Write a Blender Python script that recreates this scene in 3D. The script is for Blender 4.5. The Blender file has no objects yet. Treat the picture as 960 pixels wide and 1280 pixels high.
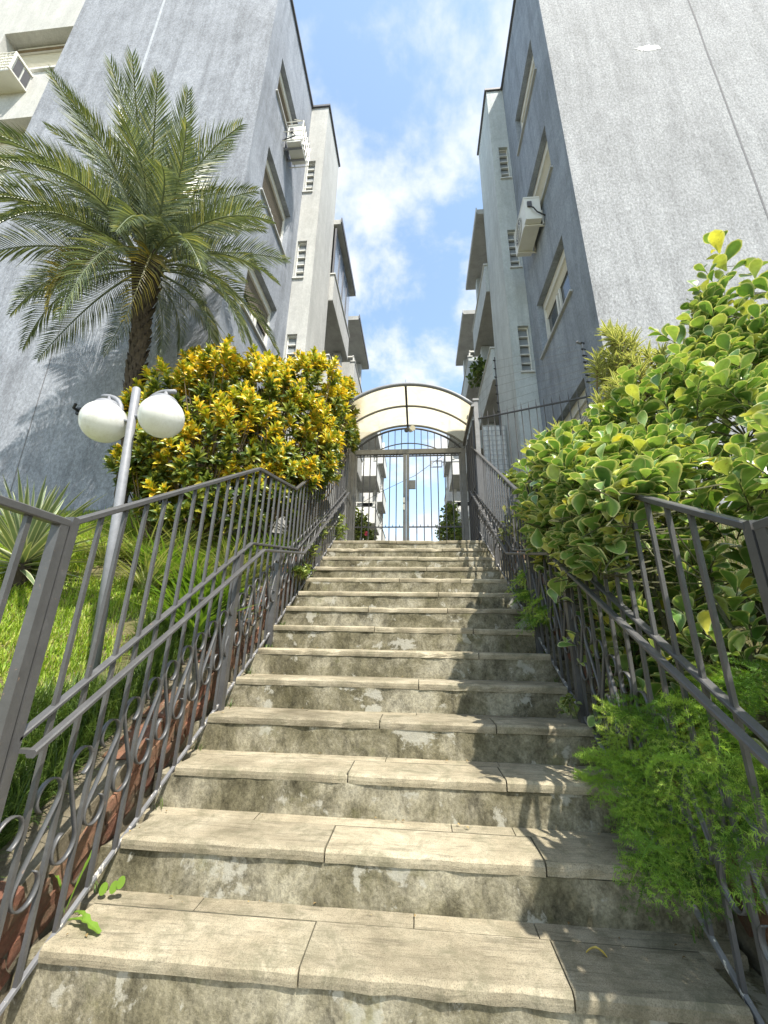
import bpy, math, random
import numpy as np
from mathutils import Vector, Matrix, noise
random.seed(7); RNG = np.random.default_rng(7)
S = bpy.context.scene
COL = S.collection
PI = math.pi

# ------------------------------------------------------------------ camera
FP, CAM = 495.58, Vector((0.1044, -1.5604, 0.9572))
RV = Vector((0.99632, 0.08367, 0.01841)); UV_ = Vector((0.00848, -0.31012, 0.95066)); FV = Vector((-0.08525, 0.94701, 0.30969))
cd = bpy.data.cameras.new('camera'); cam = bpy.data.objects.new('camera', cd); COL.objects.link(cam)
M3 = Matrix((RV, UV_, -FV)).transposed()
cam.matrix_world = Matrix.Translation(CAM) @ M3.to_4x4()
cd.sensor_fit = 'HORIZONTAL'; cd.sensor_width = 36; cd.lens = FP / 960 * 36
cd.clip_start = 0.02; cd.clip_end = 3000
S.camera = cam
# ------------------------------------------------------------------ sun, sky, exposure
SUN = Vector((-1, 1.35, -2.7)).normalized()
sd = bpy.data.lights.new('sun', 'SUN'); sd.energy = 5.0; sd.angle = math.radians(0.53); sd.color = (1, 0.945, 0.85)
so = bpy.data.objects.new('sun', sd); COL.objects.link(so); so.rotation_euler = SUN.to_track_quat('-Z', 'Y').to_euler()
S.view_settings.view_transform = 'Standard'; S.view_settings.look = 'None'
S.view_settings.exposure = 0.92; S.view_settings.gamma = 1
W = bpy.data.worlds.new('World'); S.world = W; W.use_nodes = True
nt = W.node_tree; N = nt.nodes; Lk = nt.links; N.clear()
out = N.new('ShaderNodeOutputWorld'); bg = N.new('ShaderNodeBackground'); bg.inputs[1].default_value = 0.128
sky = N.new('ShaderNodeTexSky'); sky.sky_type = 'NISHITA'; sky.sun_disc = False
sky.sun_elevation = math.asin(-SUN.z); sky.sun_rotation = math.atan2(-SUN.x, -SUN.y); sky.air_density = 1.0; sky.dust_density = 0.6; sky.ozone_density = 2.0
tc = N.new('ShaderNodeTexCoord'); sx = N.new('ShaderNodeSeparateXYZ'); Lk.new(tc.outputs['Generated'], sx.inputs[0])
def wm(op, a, b=None, c=None):
    n = N.new('ShaderNodeMath'); n.operation = op
    for i, v in enumerate((a, b, c)):
        if v is None: continue
        if isinstance(v, (int, float)): n.inputs[i].default_value = v
        else: Lk.new(v, n.inputs[i])
    return n.outputs[0]
zz = wm('MAXIMUM', sx.outputs[2], 0.06)
zz = wm('ADD', zz, 0.25)
cx = N.new('ShaderNodeCombineXYZ'); Lk.new(wm('DIVIDE', sx.outputs[0], zz), cx.inputs[0]); Lk.new(wm('DIVIDE', sx.outputs[1], zz), cx.inputs[1]); cx.inputs[2].default_value = 6.2
n1 = N.new('ShaderNodeTexNoise'); n1.inputs['Scale'].default_value = 3.4; n1.inputs['Detail'].default_value = 10; n1.inputs['Roughness'].default_value = 0.58; n1.inputs['Distortion'].default_value = 0.15
Lk.new(cx.outputs[0], n1.inputs['Vector'])
cr = N.new('ShaderNodeValToRGB'); cr.color_ramp.elements[0].position = 0.46; cr.color_ramp.elements[1].position = 0.64; cr.color_ramp.interpolation = 'EASE'
Lk.new(n1.outputs[0], cr.inputs[0])
mx = N.new('ShaderNodeMix'); mx.data_type = 'RGBA'
tint = N.new('ShaderNodeMix'); tint.data_type = 'RGBA'; tint.blend_type = 'MULTIPLY'; tint.inputs[0].default_value = 1.0
Lk.new(sky.outputs[0], tint.inputs[6]); tint.inputs[7].default_value = (2.1, 1.95, 1.62, 1)
Lk.new(cr.outputs[0], mx.inputs[0]); Lk.new(tint.outputs[2], mx.inputs[6]); mx.inputs[7].default_value = (4.5, 4.7, 5.0, 1)
Lk.new(mx.outputs[2], bg.inputs[0]); Lk.new(bg.outputs[0], out.inputs[0])

def at(x, y, Y=None, X=None):
    """3-D place seen at photograph pixel (x, y) on the plane Y=const or X=const"""
    d = FV + RV * ((x - 480) / FP) - UV_ * ((y - 640) / FP)
    t = (Y - CAM.y) / d.y if Y is not None else (X - CAM.x) / d.x
    return CAM + d * t

# ------------------------------------------------------------------ materials
MATS = {}
def ramp(nt, stops, fac):
    r = nt.nodes.new('ShaderNodeValToRGB'); e = r.color_ramp.elements
    while len(e) < len(stops): e.new(0.5)
    for i, (p, c) in enumerate(stops):
        e[i].position = p; e[i].color = (c[0], c[1], c[2], 1) if not isinstance(c, (int, float)) else (c, c, c, 1)
    nt.links.new(fac, r.inputs[0]); return r.outputs[0]
def noise_n(nt, vec, scale, detail=5, rough=0.6, dist=0.0, stretch=None):
    if stretch:
        m = nt.nodes.new('ShaderNodeMapping'); m.inputs['Scale'].default_value = stretch; nt.links.new(vec, m.inputs[0]); vec = m.outputs[0]
    n = nt.nodes.new('ShaderNodeTexNoise'); n.inputs['Scale'].default_value = scale; n.inputs['Detail'].default_value = detail
    n.inputs['Roughness'].default_value = rough; n.inputs['Distortion'].default_value = dist; nt.links.new(vec, n.inputs['Vector']); return n.outputs[0]
def mixc(nt, fac, a, b, mode='MIX'):
    m = nt.nodes.new('ShaderNodeMix'); m.data_type = 'RGBA'; m.blend_type = mode
    for i, v in ((0, fac), (6, a), (7, b)):
        if isinstance(v, (int, float)): m.inputs[i].default_value = v
        elif isinstance(v, tuple): m.inputs[i].default_value = (*v[:3], 1)
        else: nt.links.new(v, m.inputs[i])
    return m.outputs[2]
def new_mat(name):
    m = bpy.data.materials.new(name); m.use_nodes = True; t = m.node_tree
    b = t.nodes['Principled BSDF']; g = t.nodes.new('ShaderNodeNewGeometry'); MATS[name] = m
    return m, t, b, g.outputs['Position'], g
def bump(t, b, h, s, d=0.01):
    n = t.nodes.new('ShaderNodeBump'); n.inputs['Strength'].default_value = s; n.inputs['Distance'].default_value = d
    t.links.new(h, n.inputs['Height']); t.links.new(n.outputs[0], b.inputs['Normal'])
def simple(name, col, rough=0.6, metal=0.0, var=0.12, scale=8, bs=0.15, bscale=60, spec=0.4):
    m, t, b, P, g = new_mat(name)
    n = noise_n(t, P, scale, 6); c = ramp(t, [(0.25, tuple(v * (1 - var) for v in col)), (0.75, tuple(min(1, v * (1 + var)) for v in col))], n)
    t.links.new(c, b.inputs['Base Color']); b.inputs['Roughness'].default_value = rough; b.inputs['Metallic'].default_value = metal
    b.inputs['Specular IOR Level'].default_value = spec
    if bs: bump(t, b, noise_n(t, P, bscale, 4), bs, 0.003)
    return m
def stucco(name, col, contrast=0.16, streak=0.08, stain=0.12):
    m, t, b, P, g = new_mat(name)
    f = noise_n(t, P, 34, 10, 0.85, 0.3, (1, 1, 0.6)); f4 = noise_n(t, P, 2.2, 6, 0.72, 0.8); f2 = noise_n(t, P, 4.0, 8, 0.7, 0.3, (1, 1, 0.10)); f3 = noise_n(t, P, 0.55, 4, 0.6, 0.6)
    lo = tuple(v * (1 - contrast * 1.5) for v in col); hi = tuple(min(1, v * (1 + contrast * 1.7)) for v in col)
    c = ramp(t, [(0.38, lo), (0.50, col), (0.61, hi)], f)
    c = mixc(t, 1.0, c, ramp(t, [(0.34, 1 - streak * 1.9), (0.56, 1.0)], f2), 'MULTIPLY')
    c = mixc(t, 1.0, c, ramp(t, [(0.3, 1 - stain), (0.65, 1.0)], f3), 'MULTIPLY')
    c = mixc(t, 1.0, c, ramp(t, [(0.36, 1 - stain), (0.6, 1.04)], f4), 'MULTIPLY')
    t.links.new(c, b.inputs['Base Color']); b.inputs['Roughness'].default_value = 0.9; b.inputs['Specular IOR Level'].default_value = 0.2
    bump(t, b, noise_n(t, P, 70, 6, 0.75), 0.4, 0.010)
    return m
stucco('wall_blue', (0.285, 0.302, 0.338), 0.22, 0.16, 0.14)
stucco('wall_blue_dark', (0.30, 0.325, 0.37), 0.13, 0.16, 0.16)
stucco('wall_grey', (0.305, 0.312, 0.325), 0.28, 0.12, 0.10)
stucco('wall_side', (0.31, 0.343, 0.39), 0.14, 0.15, 0.16)
stucco('wall_pale', (0.46, 0.46, 0.44), 0.08, 0.08, 0.08)
stucco('wall_green', (0.50, 0.535, 0.53), 0.07, 0.10, 0.08)
stucco('soffit', (0.42, 0.42, 0.40), 0.06, 0.05, 0.15)
simple('cap_dark', (0.10, 0.10, 0.11), 0.6)
stucco('far_white', (0.70, 0.70, 0.67), 0.05, 0.08, 0.08)
simple('frame_white', (0.68, 0.67, 0.62), 0.45, var=0.06)
simple('shutter', (0.66, 0.64, 0.57), 0.5, var=0.05)
simple('shutter_tan', (0.20, 0.175, 0.14), 0.6, var=0.12)
simple('sill', (0.42, 0.43, 0.43), 0.7)
simple('seam_dark', (0.14, 0.14, 0.15), 0.9)
simple('seam_light', (0.37, 0.39, 0.43), 0.9, var=0.25, scale=9)
simple('peeled', (0.70, 0.70, 0.68), 0.9, var=0.15, scale=20)
simple('ac_white', (0.66, 0.66, 0.62), 0.5, var=0.08, scale=5)
simple('ac_dark', (0.09, 0.09, 0.10), 0.6)
simple('pole_grey', (0.21, 0.215, 0.23), 0.55, 0.1, var=0.14, scale=30)
simple('wire', (0.35, 0.35, 0.36), 0.5, 0.5)
simple('insulator', (0.03, 0.03, 0.03), 0.5)
simple('stem', (0.16, 0.12, 0.07), 0.8, var=0.3, scale=30)
simple('stem_green', (0.20, 0.23, 0.08), 0.7, var=0.3, scale=30)
simple('soil', (0.085, 0.06, 0.035), 0.95, var=0.5, scale=12, bs=0.6)
simple('cable', (0.03, 0.03, 0.03), 0.6)
simple('stone_cap', (0.55, 0.55, 0.52), 0.8)
# glass panes
def glassy(name, col, rough=0.08):
    m, t, b, P, g = new_mat(name); b.inputs['Base Color'].default_value = (*col, 1); b.inputs['Roughness'].default_value = rough
    b.inputs['Specular IOR Level'].default_value = 0.9
glassy('glass_dark', (0.035, 0.04, 0.045)); glassy('glass_blue', (0.16, 0.20, 0.26), 0.12); glassy('glass_frost', (0.22, 0.24, 0.25), 0.35)
# painted iron of the railings
m, t, b, P, g = new_mat('iron')
c = ramp(t, [(0.3, (0.055, 0.054, 0.054)), (0.6, (0.078, 0.077, 0.077)), (0.74, (0.115, 0.113, 0.11))], noise_n(t, P, 9, 7, 0.7))
c = mixc(t, ramp(t, [(0.63, 0.0), (0.70, 0.9)], noise_n(t, P, 38, 7, 0.8)), c, (0.24, 0.16, 0.11))
t.links.new(c, b.inputs['Base Color']); b.inputs['Roughness'].default_value = 0.42; b.inputs['Specular IOR Level'].default_value = 0.55; bump(t, b, noise_n(t, P, 130, 3), 0.25, 0.002)
m, t, b, P, g = new_mat('iron_chipped')
c = ramp(t, [(0.3, (0.11, 0.112, 0.118)), (0.7, (0.20, 0.20, 0.205))], noise_n(t, P, 9, 7, 0.7))
c = mixc(t, ramp(t, [(0.60, 0.0), (0.64, 1.0)], noise_n(t, P, 40, 5, 0.6, 0.3, (1, 1, 0.4))), c, (0.62, 0.58, 0.50))
t.links.new(c, b.inputs['Base Color']); b.inputs['Roughness'].default_value = 0.45
m, t, b, P, g = new_mat('gate_iron')
c = ramp(t, [(0.3, (0.13, 0.128, 0.122)), (0.7, (0.20, 0.197, 0.19))], noise_n(t, P, 9, 6, 0.7)); t.links.new(c, b.inputs['Base Color']); b.inputs['Roughness'].default_value = 0.45
simple('panel_dark', (0.07, 0.07, 0.075), 0.5, var=0.2)
# stair concrete: treads
m, t, b, P, g = new_mat('tread')
oi = t.nodes.new('ShaderNodeObjectInfo')
big = noise_n(t, P, 3.2, 6, 0.65); grain = noise_n(t, P, 26, 7, 0.65, 1.4, (0.16, 1.5, 1)); fine = noise_n(t, P, 260, 3, 0.7)
c = ramp(t, [(0.30, (0.195, 0.168, 0.112)), (0.48, (0.345, 0.30, 0.21)), (0.70, (0.465, 0.415, 0.305))], big)
c = mixc(t, 1.0, c, ramp(t, [(0.34, 0.62), (0.46, 0.93), (0.66, 1.06)], grain), 'MULTIPLY')
c = mixc(t, 1.0, c, ramp(t, [(0.36, 0.6), (0.52, 1.0)], fine), 'MULTIPLY')
c = mixc(t, ramp(t, [(0.48, 0.0), (0.64, 0.8)], noise_n(t, P, 6, 10, 0.8, 0.5)), c, (0.15, 0.14, 0.09))
c = mixc(t, 1.0, c, ramp(t, [(0, 0.78), (1, 1.12)], oi.outputs['Random']), 'MULTIPLY')
t.links.new(c, b.inputs['Base Color']); b.inputs['Roughness'].default_value = 0.92; b.inputs['Specular IOR Level'].default_value = 0.2
hb = mixc(t, 0.5, grain, noise_n(t, P, 90, 6, 0.8)); bump(t, b, hb, 0.7, 0.006)
# stair concrete: risers
m, t, b, P, g = new_mat('riser')
big = noise_n(t, P, 2.6, 7, 0.72, 0.5); mid = noise_n(t, P, 11, 8, 0.75, 0.4, (1, 1, 0.6)); fine = noise_n(t, P, 70, 6, 0.8)
c = ramp(t, [(0.34, (0.12, 0.11, 0.07)), (0.47, (0.24, 0.222, 0.16)), (0.58, (0.40, 0.375, 0.30)), (0.75, (0.52, 0.50, 0.43))], big)
c = mixc(t, 1.0, c, ramp(t, [(0.34, 0.42), (0.5, 0.95), (0.66, 1.25)], mid), 'MULTIPLY')
c = mixc(t, 1.0, c, ramp(t, [(0.36, 0.6), (0.6, 1.08)], fine), 'MULTIPLY')
c = mixc(t, ramp(t, [(0.575, 0.0), (0.61, 0.8)], noise_n(t, P, 4.6, 9, 0.68, 0.3)), c, (0.50, 0.495, 0.46))
c = mixc(t, ramp(t, [(0.60, 0.0), (0.72, 0.5)], noise_n(t, P, 4.1, 5, 0.6)), c, (0.17, 0.175, 0.07))
c = mixc(t, 1.0, c, (0.76, 0.74, 0.67), 'MULTIPLY')
t.links.new(c, b.inputs['Base Color']); b.inputs['Roughness'].default_value = 0.95; b.inputs['Specular IOR Level'].default_value = 0.15
bump(t, b, mixc(t, 0.5, mid, fine), 0.8, 0.010)
# brick
m, t, b, P, g = new_mat('brick')
oi = t.nodes.new('ShaderNodeObjectInfo')
c = ramp(t, [(0.0, (0.12, 0.05, 0.03)), (0.5, (0.20, 0.085, 0.05)), (1.0, (0.28, 0.15, 0.09))], oi.outputs['Random'])
c = mixc(t, 1.0, c, ramp(t, [(0.3, 0.55), (0.6, 1.15)], noise_n(t, P, 24, 7, 0.75)), 'MULTIPLY')
c = mixc(t, ramp(t, [(0.46, 0.0), (0.60, 0.9)], noise_n(t, P, 7, 7, 0.75)), c, (0.11, 0.085, 0.05))
c = mixc(t, ramp(t, [(0.64, 0.0), (0.68, 0.8)], noise_n(t, P, 13, 5, 0.6)), c, (0.45, 0.37, 0.28))
t.links.new(c, b.inputs['Base Color']); b.inputs['Roughness'].default_value = 0.95; bump(t, b, noise_n(t, P, 60, 7, 0.8), 0.9, 0.012)
m, t, b, P, g = new_mat('mortar')
c = ramp(t, [(0.3, (0.10, 0.085, 0.05)), (0.55, (0.20, 0.17, 0.115)), (0.75, (0.33, 0.30, 0.22))], noise_n(t, P, 13, 8, 0.75)); t.links.new(c, b.inputs['Base Color'])
b.inputs['Roughness'].default_value = 0.97; bump(t, b, noise_n(t, P, 50, 7, 0.8), 1.0, 0.015)
# ground
m, t, b, P, g = new_mat('ground')
c = ramp(t, [(0.3, (0.055, 0.075, 0.02)), (0.5, (0.11, 0.10, 0.04)), (0.7, (0.20, 0.15, 0.08))], noise_n(t, P, 5, 8, 0.7)); t.links.new(c, b.inputs['Base Color'])
b.inputs['Roughness'].default_value = 0.98; bump(t, b, noise_n(t, P, 30, 6, 0.8), 0.8, 0.02)
simple('paving', (0.33, 0.31, 0.27), 0.9, var=0.2, scale=4)
# lamp globe (milky glass, unlit, speckled with dust all over)
m, t, b, P, g = new_mat('globe')
c = ramp(t, [(0.3, (0.70, 0.69, 0.62)), (0.5, (0.82, 0.82, 0.78)), (0.7, (0.87, 0.87, 0.84))], noise_n(t, P, 14, 8, 0.8)); t.links.new(c, b.inputs['Base Color'])
b.inputs['Roughness'].default_value = 0.18; o_ = t.nodes['Material Output']
tr = t.nodes.new('ShaderNodeBsdfTranslucent'); t.links.new(c, tr.inputs[0]); ms = t.nodes.new('ShaderNodeMixShader'); ms.inputs[0].default_value = 0.32; t.links.new(b.outputs[0], ms.inputs[1]); t.links.new(tr.outputs[0], ms.inputs[2]); t.links.new(ms.outputs[0], o_.inputs[0])
# canopy sheet: weathered polycarbonate
m, t, b, P, g = new_mat('canopy_sheet')
o_ = t.nodes['Material Output']
c = ramp(t, [(0.3, (0.68, 0.60, 0.42)), (0.5, (0.82, 0.76, 0.58)), (0.7, (0.76, 0.68, 0.46))], noise_n(t, P, 2.4, 7, 0.7, 0.6))
tr = t.nodes.new('ShaderNodeBsdfTranslucent'); t.links.new(c, tr.inputs[0]); tp = t.nodes.new('ShaderNodeBsdfTransparent'); t.links.new(c, tp.inputs[0])
t.links.new(c, b.inputs['Base Color']); b.inputs['Roughness'].default_value = 0.12
m1 = t.nodes.new('ShaderNodeMixShader'); m1.inputs[0].default_value = 0.72; t.links.new(b.outputs[0], m1.inputs[1]); t.links.new(tr.outputs[0], m1.inputs[2])
m2 = t.nodes.new('ShaderNodeMixShader'); m2.inputs[0].default_value = 0.32; t.links.new(m1.outputs[0], m2.inputs[1]); t.links.new(tp.outputs[0], m2.inputs[2]); t.links.new(m2.outputs[0], o_.inputs[0])
# leaves
def leaf_mat(name, stops, edge=None, trans=0.35, rough=0.35, spec=0.5, per='island', back=None):
    m, t, b, P, g = new_mat(name); o_ = t.nodes['Material Output']
    if per == 'island': f = g.outputs['Random Per Island']
    else: f = t.nodes.new('ShaderNodeObjectInfo').outputs['Random']
    c = ramp(t, stops, f)
    c = mixc(t, 1.0, c, ramp(t, [(0.3, 0.82), (0.7, 1.12)], noise_n(t, P, 6, 3)), 'MULTIPLY')
    if edge:
        a = t.nodes.new('ShaderNodeAttribute'); a.attribute_name = 'edge'
        c = mixc(t, ramp(t, [(edge[1], 0.0), (edge[2], 1.0)], a.outputs['Fac']), c, edge[0])
    if name.startswith('clusia'):
        c = mixc(t, ramp(t, [(0.64, 0.0), (0.70, 0.8)], noise_n(t, P, 55, 4, 0.6)), c, (0.22, 0.17, 0.05))
        c = mixc(t, 1.0, c, ramp(t, [(0.35, 0.78), (0.65, 1.12)], noise_n(t, P, 22, 4)), 'MULTIPLY')
        bump(t, b, noise_n(t, P, 160, 3), 0.25, 0.002)
    if back:
        c = mixc(t, g.outputs['Backfacing'], c, back)
    t.links.new(c, b.inputs['Base Color']); b.inputs['Roughness'].default_value = rough; b.inputs['Specular IOR Level'].default_value = spec
    tr = t.nodes.new('ShaderNodeBsdfTranslucent'); cc = mixc(t, 1.0, c, (1.25, 1.2, 0.5), 'MULTIPLY'); t.links.new(cc, tr.inputs[0])
    ms = t.nodes.new('ShaderNodeMixShader'); ms.inputs[0].default_value = trans; t.links.new(b.outputs[0], ms.inputs[1]); t.links.new(tr.outputs[0], ms.inputs[2]); t.links.new(ms.outputs[0], o_.inputs[0])
    return m
G = lambda r, g_, b_: (r, g_, b_)
leaf_mat('clusia_leaf', [(0.0, G(0.085, 0.185, 0.04)), (0.45, G(0.155, 0.28, 0.065)), (0.8, G(0.26, 0.38, 0.11)), (0.94, G(0.48, 0.53, 0.12)), (1.0, G(0.66, 0.60, 0.09))], (G(0.60, 0.62, 0.30), 0.6, 0.95), 0.26, 0.30, 0.6)
leaf_mat('clusia_leaf_single', [(0.0, G(0.085, 0.185, 0.04)), (0.45, G(0.155, 0.28, 0.065)), (0.8, G(0.26, 0.38, 0.11)), (0.94, G(0.48, 0.53, 0.12)), (1.0, G(0.66, 0.60, 0.09))], (G(0.60, 0.62, 0.30), 0.6, 0.95), 0.26, 0.30, 0.6, per='object')
leaf_mat('croton_leaf', [(0.0, G(0.17, 0.24, 0.03)), (0.2, G(0.30, 0.35, 0.04)), (0.42, G(0.53, 0.50, 0.05)), (0.8, G(0.80, 0.62, 0.06)), (1.0, G(0.74, 0.44, 0.035))], None, 0.3, 0.32, 0.5)
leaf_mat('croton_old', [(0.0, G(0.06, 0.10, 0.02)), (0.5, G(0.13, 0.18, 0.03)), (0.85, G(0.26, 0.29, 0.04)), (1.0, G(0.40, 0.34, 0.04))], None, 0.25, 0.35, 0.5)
leaf_mat('palm_leaf', [(0.0, G(0.075, 0.11, 0.055)), (0.5, G(0.15, 0.19, 0.10)), (0.9, G(0.26, 0.30, 0.16)), (1.0, G(0.38, 0.37, 0.17))], None, 0.25, 0.36, 0.9)
leaf_mat('palm_old', [(0.0, G(0.10, 0.10, 0.05)), (0.6, G(0.22, 0.20, 0.06)), (1.0, G(0.42, 0.33, 0.08))], None, 0.25, 0.4, 0.5)
leaf_mat('yucca_leaf', [(0.0, G(0.10, 0.15, 0.07)), (1.0, G(0.17, 0.22, 0.11))], (G(0.50, 0.50, 0.32), 0.55, 0.95), 0.15, 0.4, 0.5)
leaf_mat('grass_bright', [(0.0, G(0.17, 0.29, 0.03)), (0.5, G(0.29, 0.42, 0.05)), (0.85, G(0.42, 0.50, 0.09)), (1.0, G(0.50, 0.44, 0.17))], None, 0.4, 0.5, 0.3)
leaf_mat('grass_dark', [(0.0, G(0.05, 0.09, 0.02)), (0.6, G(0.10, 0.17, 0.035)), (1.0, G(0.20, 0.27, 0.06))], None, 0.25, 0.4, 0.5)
leaf_mat('liriope', [(0.0, G(0.12, 0.18, 0.05)), (0.5, G(0.28, 0.32, 0.12)), (1.0, G(0.52, 0.50, 0.28))], None, 0.25, 0.45, 0.4)
leaf_mat('dianella', [(0.0, G(0.08, 0.17, 0.02)), (1.0, G(0.22, 0.35, 0.05))], None, 0.35, 0.4, 0.4)
leaf_mat('fern_needle', [(0.0, G(0.06, 0.13, 0.02)), (0.4, G(0.15, 0.29, 0.04)), (0.75, G(0.32, 0.50, 0.08)), (1.0, G(0.50, 0.62, 0.14))], None, 0.45, 0.5, 0.3, per='object')
leaf_mat('ivy', [(0.0, G(0.09, 0.14, 0.03)), (0.6, G(0.19, 0.25, 0.06)), (1.0, G(0.38, 0.42, 0.16))], None, 0.3, 0.35, 0.5)
leaf_mat('dracaena', [(0.0, G(0.14, 0.20, 0.05)), (1.0, G(0.24, 0.30, 0.09))], (G(0.68, 0.66, 0.36), 0.35, 0.75), 0.3, 0.35, 0.5)
leaf_mat('flower', [(0.0, G(0.6, 0.04, 0.12)), (1.0, G(0.75, 0.10, 0.2))], None, 0.3)
leaf_mat('dead_leaf', [(0.0, G(0.45, 0.33, 0.05)), (1.0, G(0.5, 0.38, 0.08))], None, 0.2)
leaf_mat('litter', [(0.0, G(0.10, 0.065, 0.03)), (0.6, G(0.24, 0.17, 0.08)), (1.0, G(0.42, 0.32, 0.14))], None, 0.1, 0.8, 0.1)
simple('stem_dark', (0.085, 0.085, 0.04), 0.8, var=0.3, scale=30)
simple('joint_dirt', (0.075, 0.068, 0.045), 0.98, var=0.5, scale=20)
simple('palm_trunk', (0.065, 0.05, 0.035), 0.95, var=0.45, scale=30, bs=0.9, bscale=40)

# ------------------------------------------------------------------ helpers
class MB:
    def __init__(s): s.v = []; s.f = []
    def add(s, v, f):
        o = len(s.v); s.v += [tuple(p) for p in v]; s.f += [tuple(i + o for i in q) for q in f]; return s
    def box(s, x0, x1, y0, y1, z0, z1):
        x0, x1 = min(x0, x1), max(x0, x1); y0, y1 = min(y0, y1), max(y0, y1); z0, z1 = min(z0, z1), max(z0, z1)
        return s.add([(x, y, z) for z in (z0, z1) for y in (y0, y1) for x in (x0, x1)], [(0, 2, 3, 1), (4, 5, 7, 6), (0, 1, 5, 4), (2, 6, 7, 3), (0, 4, 6, 2), (1, 3, 7, 5)])
    def tube(s, pts, r, n=8, cap=True):
        pts = [Vector(p) for p in pts]; rs = r if isinstance(r, (list, tuple)) else [r] * len(pts); rings = []
        for i, p in enumerate(pts):
            d = (pts[min(i + 1, len(pts) - 1)] - pts[max(i - 1, 0)]).normalized()
            a = d.orthogonal().normalized() if i == 0 else (a - d * a.dot(d)).normalized()
            b_ = d.cross(a)
            rings.append([p + (a * math.cos(2 * PI * k / n) + b_ * math.sin(2 * PI * k / n)) * rs[i] for k in range(n)])
        v = [q for g in rings for q in g]; f = []
        for i in range(len(pts) - 1):
            for k in range(n): f.append((i * n + k, i * n + (k + 1) % n, (i + 1) * n + (k + 1) % n, (i + 1) * n + k))
        if cap: f.append(tuple(range(n - 1, -1, -1))); f.append(tuple((len(pts) - 1) * n + k for k in range(n)))
        return s.add(v, f)
    def bar(s, pts, wx, wz, ch=0.004):
        """rectangular bar (chamfered) along a polyline lying in a plane of constant X; vertical section ends"""
        sec = [(-wx / 2 + ch, -wz / 2), (wx / 2 - ch, -wz / 2), (wx / 2, -wz / 2 + ch), (wx / 2, wz / 2 - ch), (wx / 2 - ch, wz / 2), (-wx / 2 + ch, wz / 2), (-wx / 2, wz / 2 - ch), (-wx / 2, -wz / 2 + ch)]
        n = 8; v = [(p[0] + a, p[1], p[2] + c_) for p in pts for a, c_ in sec]; f = []
        for i in range(len(pts) - 1):
            for k in range(n): f.append((i * n + k, i * n + (k + 1) % n, (i + 1) * n + (k + 1) % n, (i + 1) * n + k))
        f.append(tuple(range(n - 1, -1, -1))); f.append(tuple((len(pts) - 1) * n + k for k in range(n)))
        return s.add(v, f)
    def lathe(s, prof, c, n=24, axis=None):
        v = []; f = []
        for r_, z_ in prof:
            for k in range(n): v.append((c[0] + r_ * math.cos(2 * PI * k / n), c[1] + r_ * math.sin(2 * PI * k / n), c[2] + z_))
        for i in range(len(prof) - 1):
            for k in range(n): f.append((i * n + k, i * n + (k + 1) % n, (i + 1) * n + (k + 1) % n, (i + 1) * n + k))
        return s.add(v, f)
    def mesh(s, name, smooth=False):
        me = bpy.data.meshes.new(name); me.from_pydata(s.v, [], s.f); me.update()
        if smooth: me.polygons.foreach_set('use_smooth', [True] * len(me.polygons))
        return me
def put(name, me, mat=None, parent=None, mw=None, kind=None):
    o = bpy.data.objects.new(name, me); COL.objects.link(o)
    if mat and len(me.materials) == 0: me.materials.append(MATS[mat])
    if parent: o.parent = parent
    if mw is not None: o.matrix_local = mw
    if kind: o['kind'] = kind
    return o
def part(name, mb, mat, parent=None, smooth=False, kind=None): return put(name, mb.mesh(name, smooth), mat, parent, kind=kind)
def tag(o, label, cat, group=None):
    o['label'] = label; o['category'] = cat
    if group: o['group'] = group
    return o
def thing(name, label, cat, group=None, loc=(0, 0, 0)):
    o = bpy.data.objects.new(name, None); o.empty_display_size = 0.1; COL.objects.link(o); o.location = loc
    return tag(o, label, cat, group)
bpy.context.view_layer.update()
def wpart(name, mb, mat, parent, smooth=False, kind=None):
    """part given in world coordinates under a located parent"""
    L = parent.location if parent.parent is None else Vector((0, 0, 0))
    mb.v = [(a - L[0], b_ - L[1], c_ - L[2]) for a, b_, c_ in mb.v]
    return part(name, mb, mat, parent, smooth, kind)
def np_mesh(name, V, F, attr=None, smooth=False):
    """V (n,3), F (m,k) constant k"""
    me = bpy.data.meshes.new(name); V = np.asarray(V, np.float32); F = np.asarray(F, np.int32); k = F.shape[1]
    me.vertices.add(len(V)); me.vertices.foreach_set('co', V.ravel()); me.loops.add(F.size); me.loops.foreach_set('vertex_index', F.ravel())
    me.polygons.add(len(F)); me.polygons.foreach_set('loop_start', np.arange(0, F.size, k, dtype=np.int32))
    try: me.polygons.foreach_set('loop_total', np.full(len(F), k, np.int32))
    except Exception: pass
    if smooth: me.polygons.foreach_set('use_smooth', np.ones(len(F), bool))
    if attr is not None:
        a = me.attributes.new('edge', 'FLOAT', 'POINT'); a.data.foreach_set('value', np.asarray(attr, np.float32))
    me.update(calc_edges=True); me.validate(); return me
def merge(tmpl, mats):
    """tmpl=(V,F,attr) repeated by 4x4 matrices"""
    V, F, A = tmpl; M = np.array(mats); H = np.hstack([V, np.ones((len(V), 1))])
    out_ = np.einsum('mij,nj->mni', M, H)[..., :3].reshape(-1, 3)
    FF = (F[None] + (np.arange(len(M)) * len(V))[:, None, None]).reshape(-1, F.shape[1])
    return out_, FF, (np.tile(A, len(M)) if A is not None else None)
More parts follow.
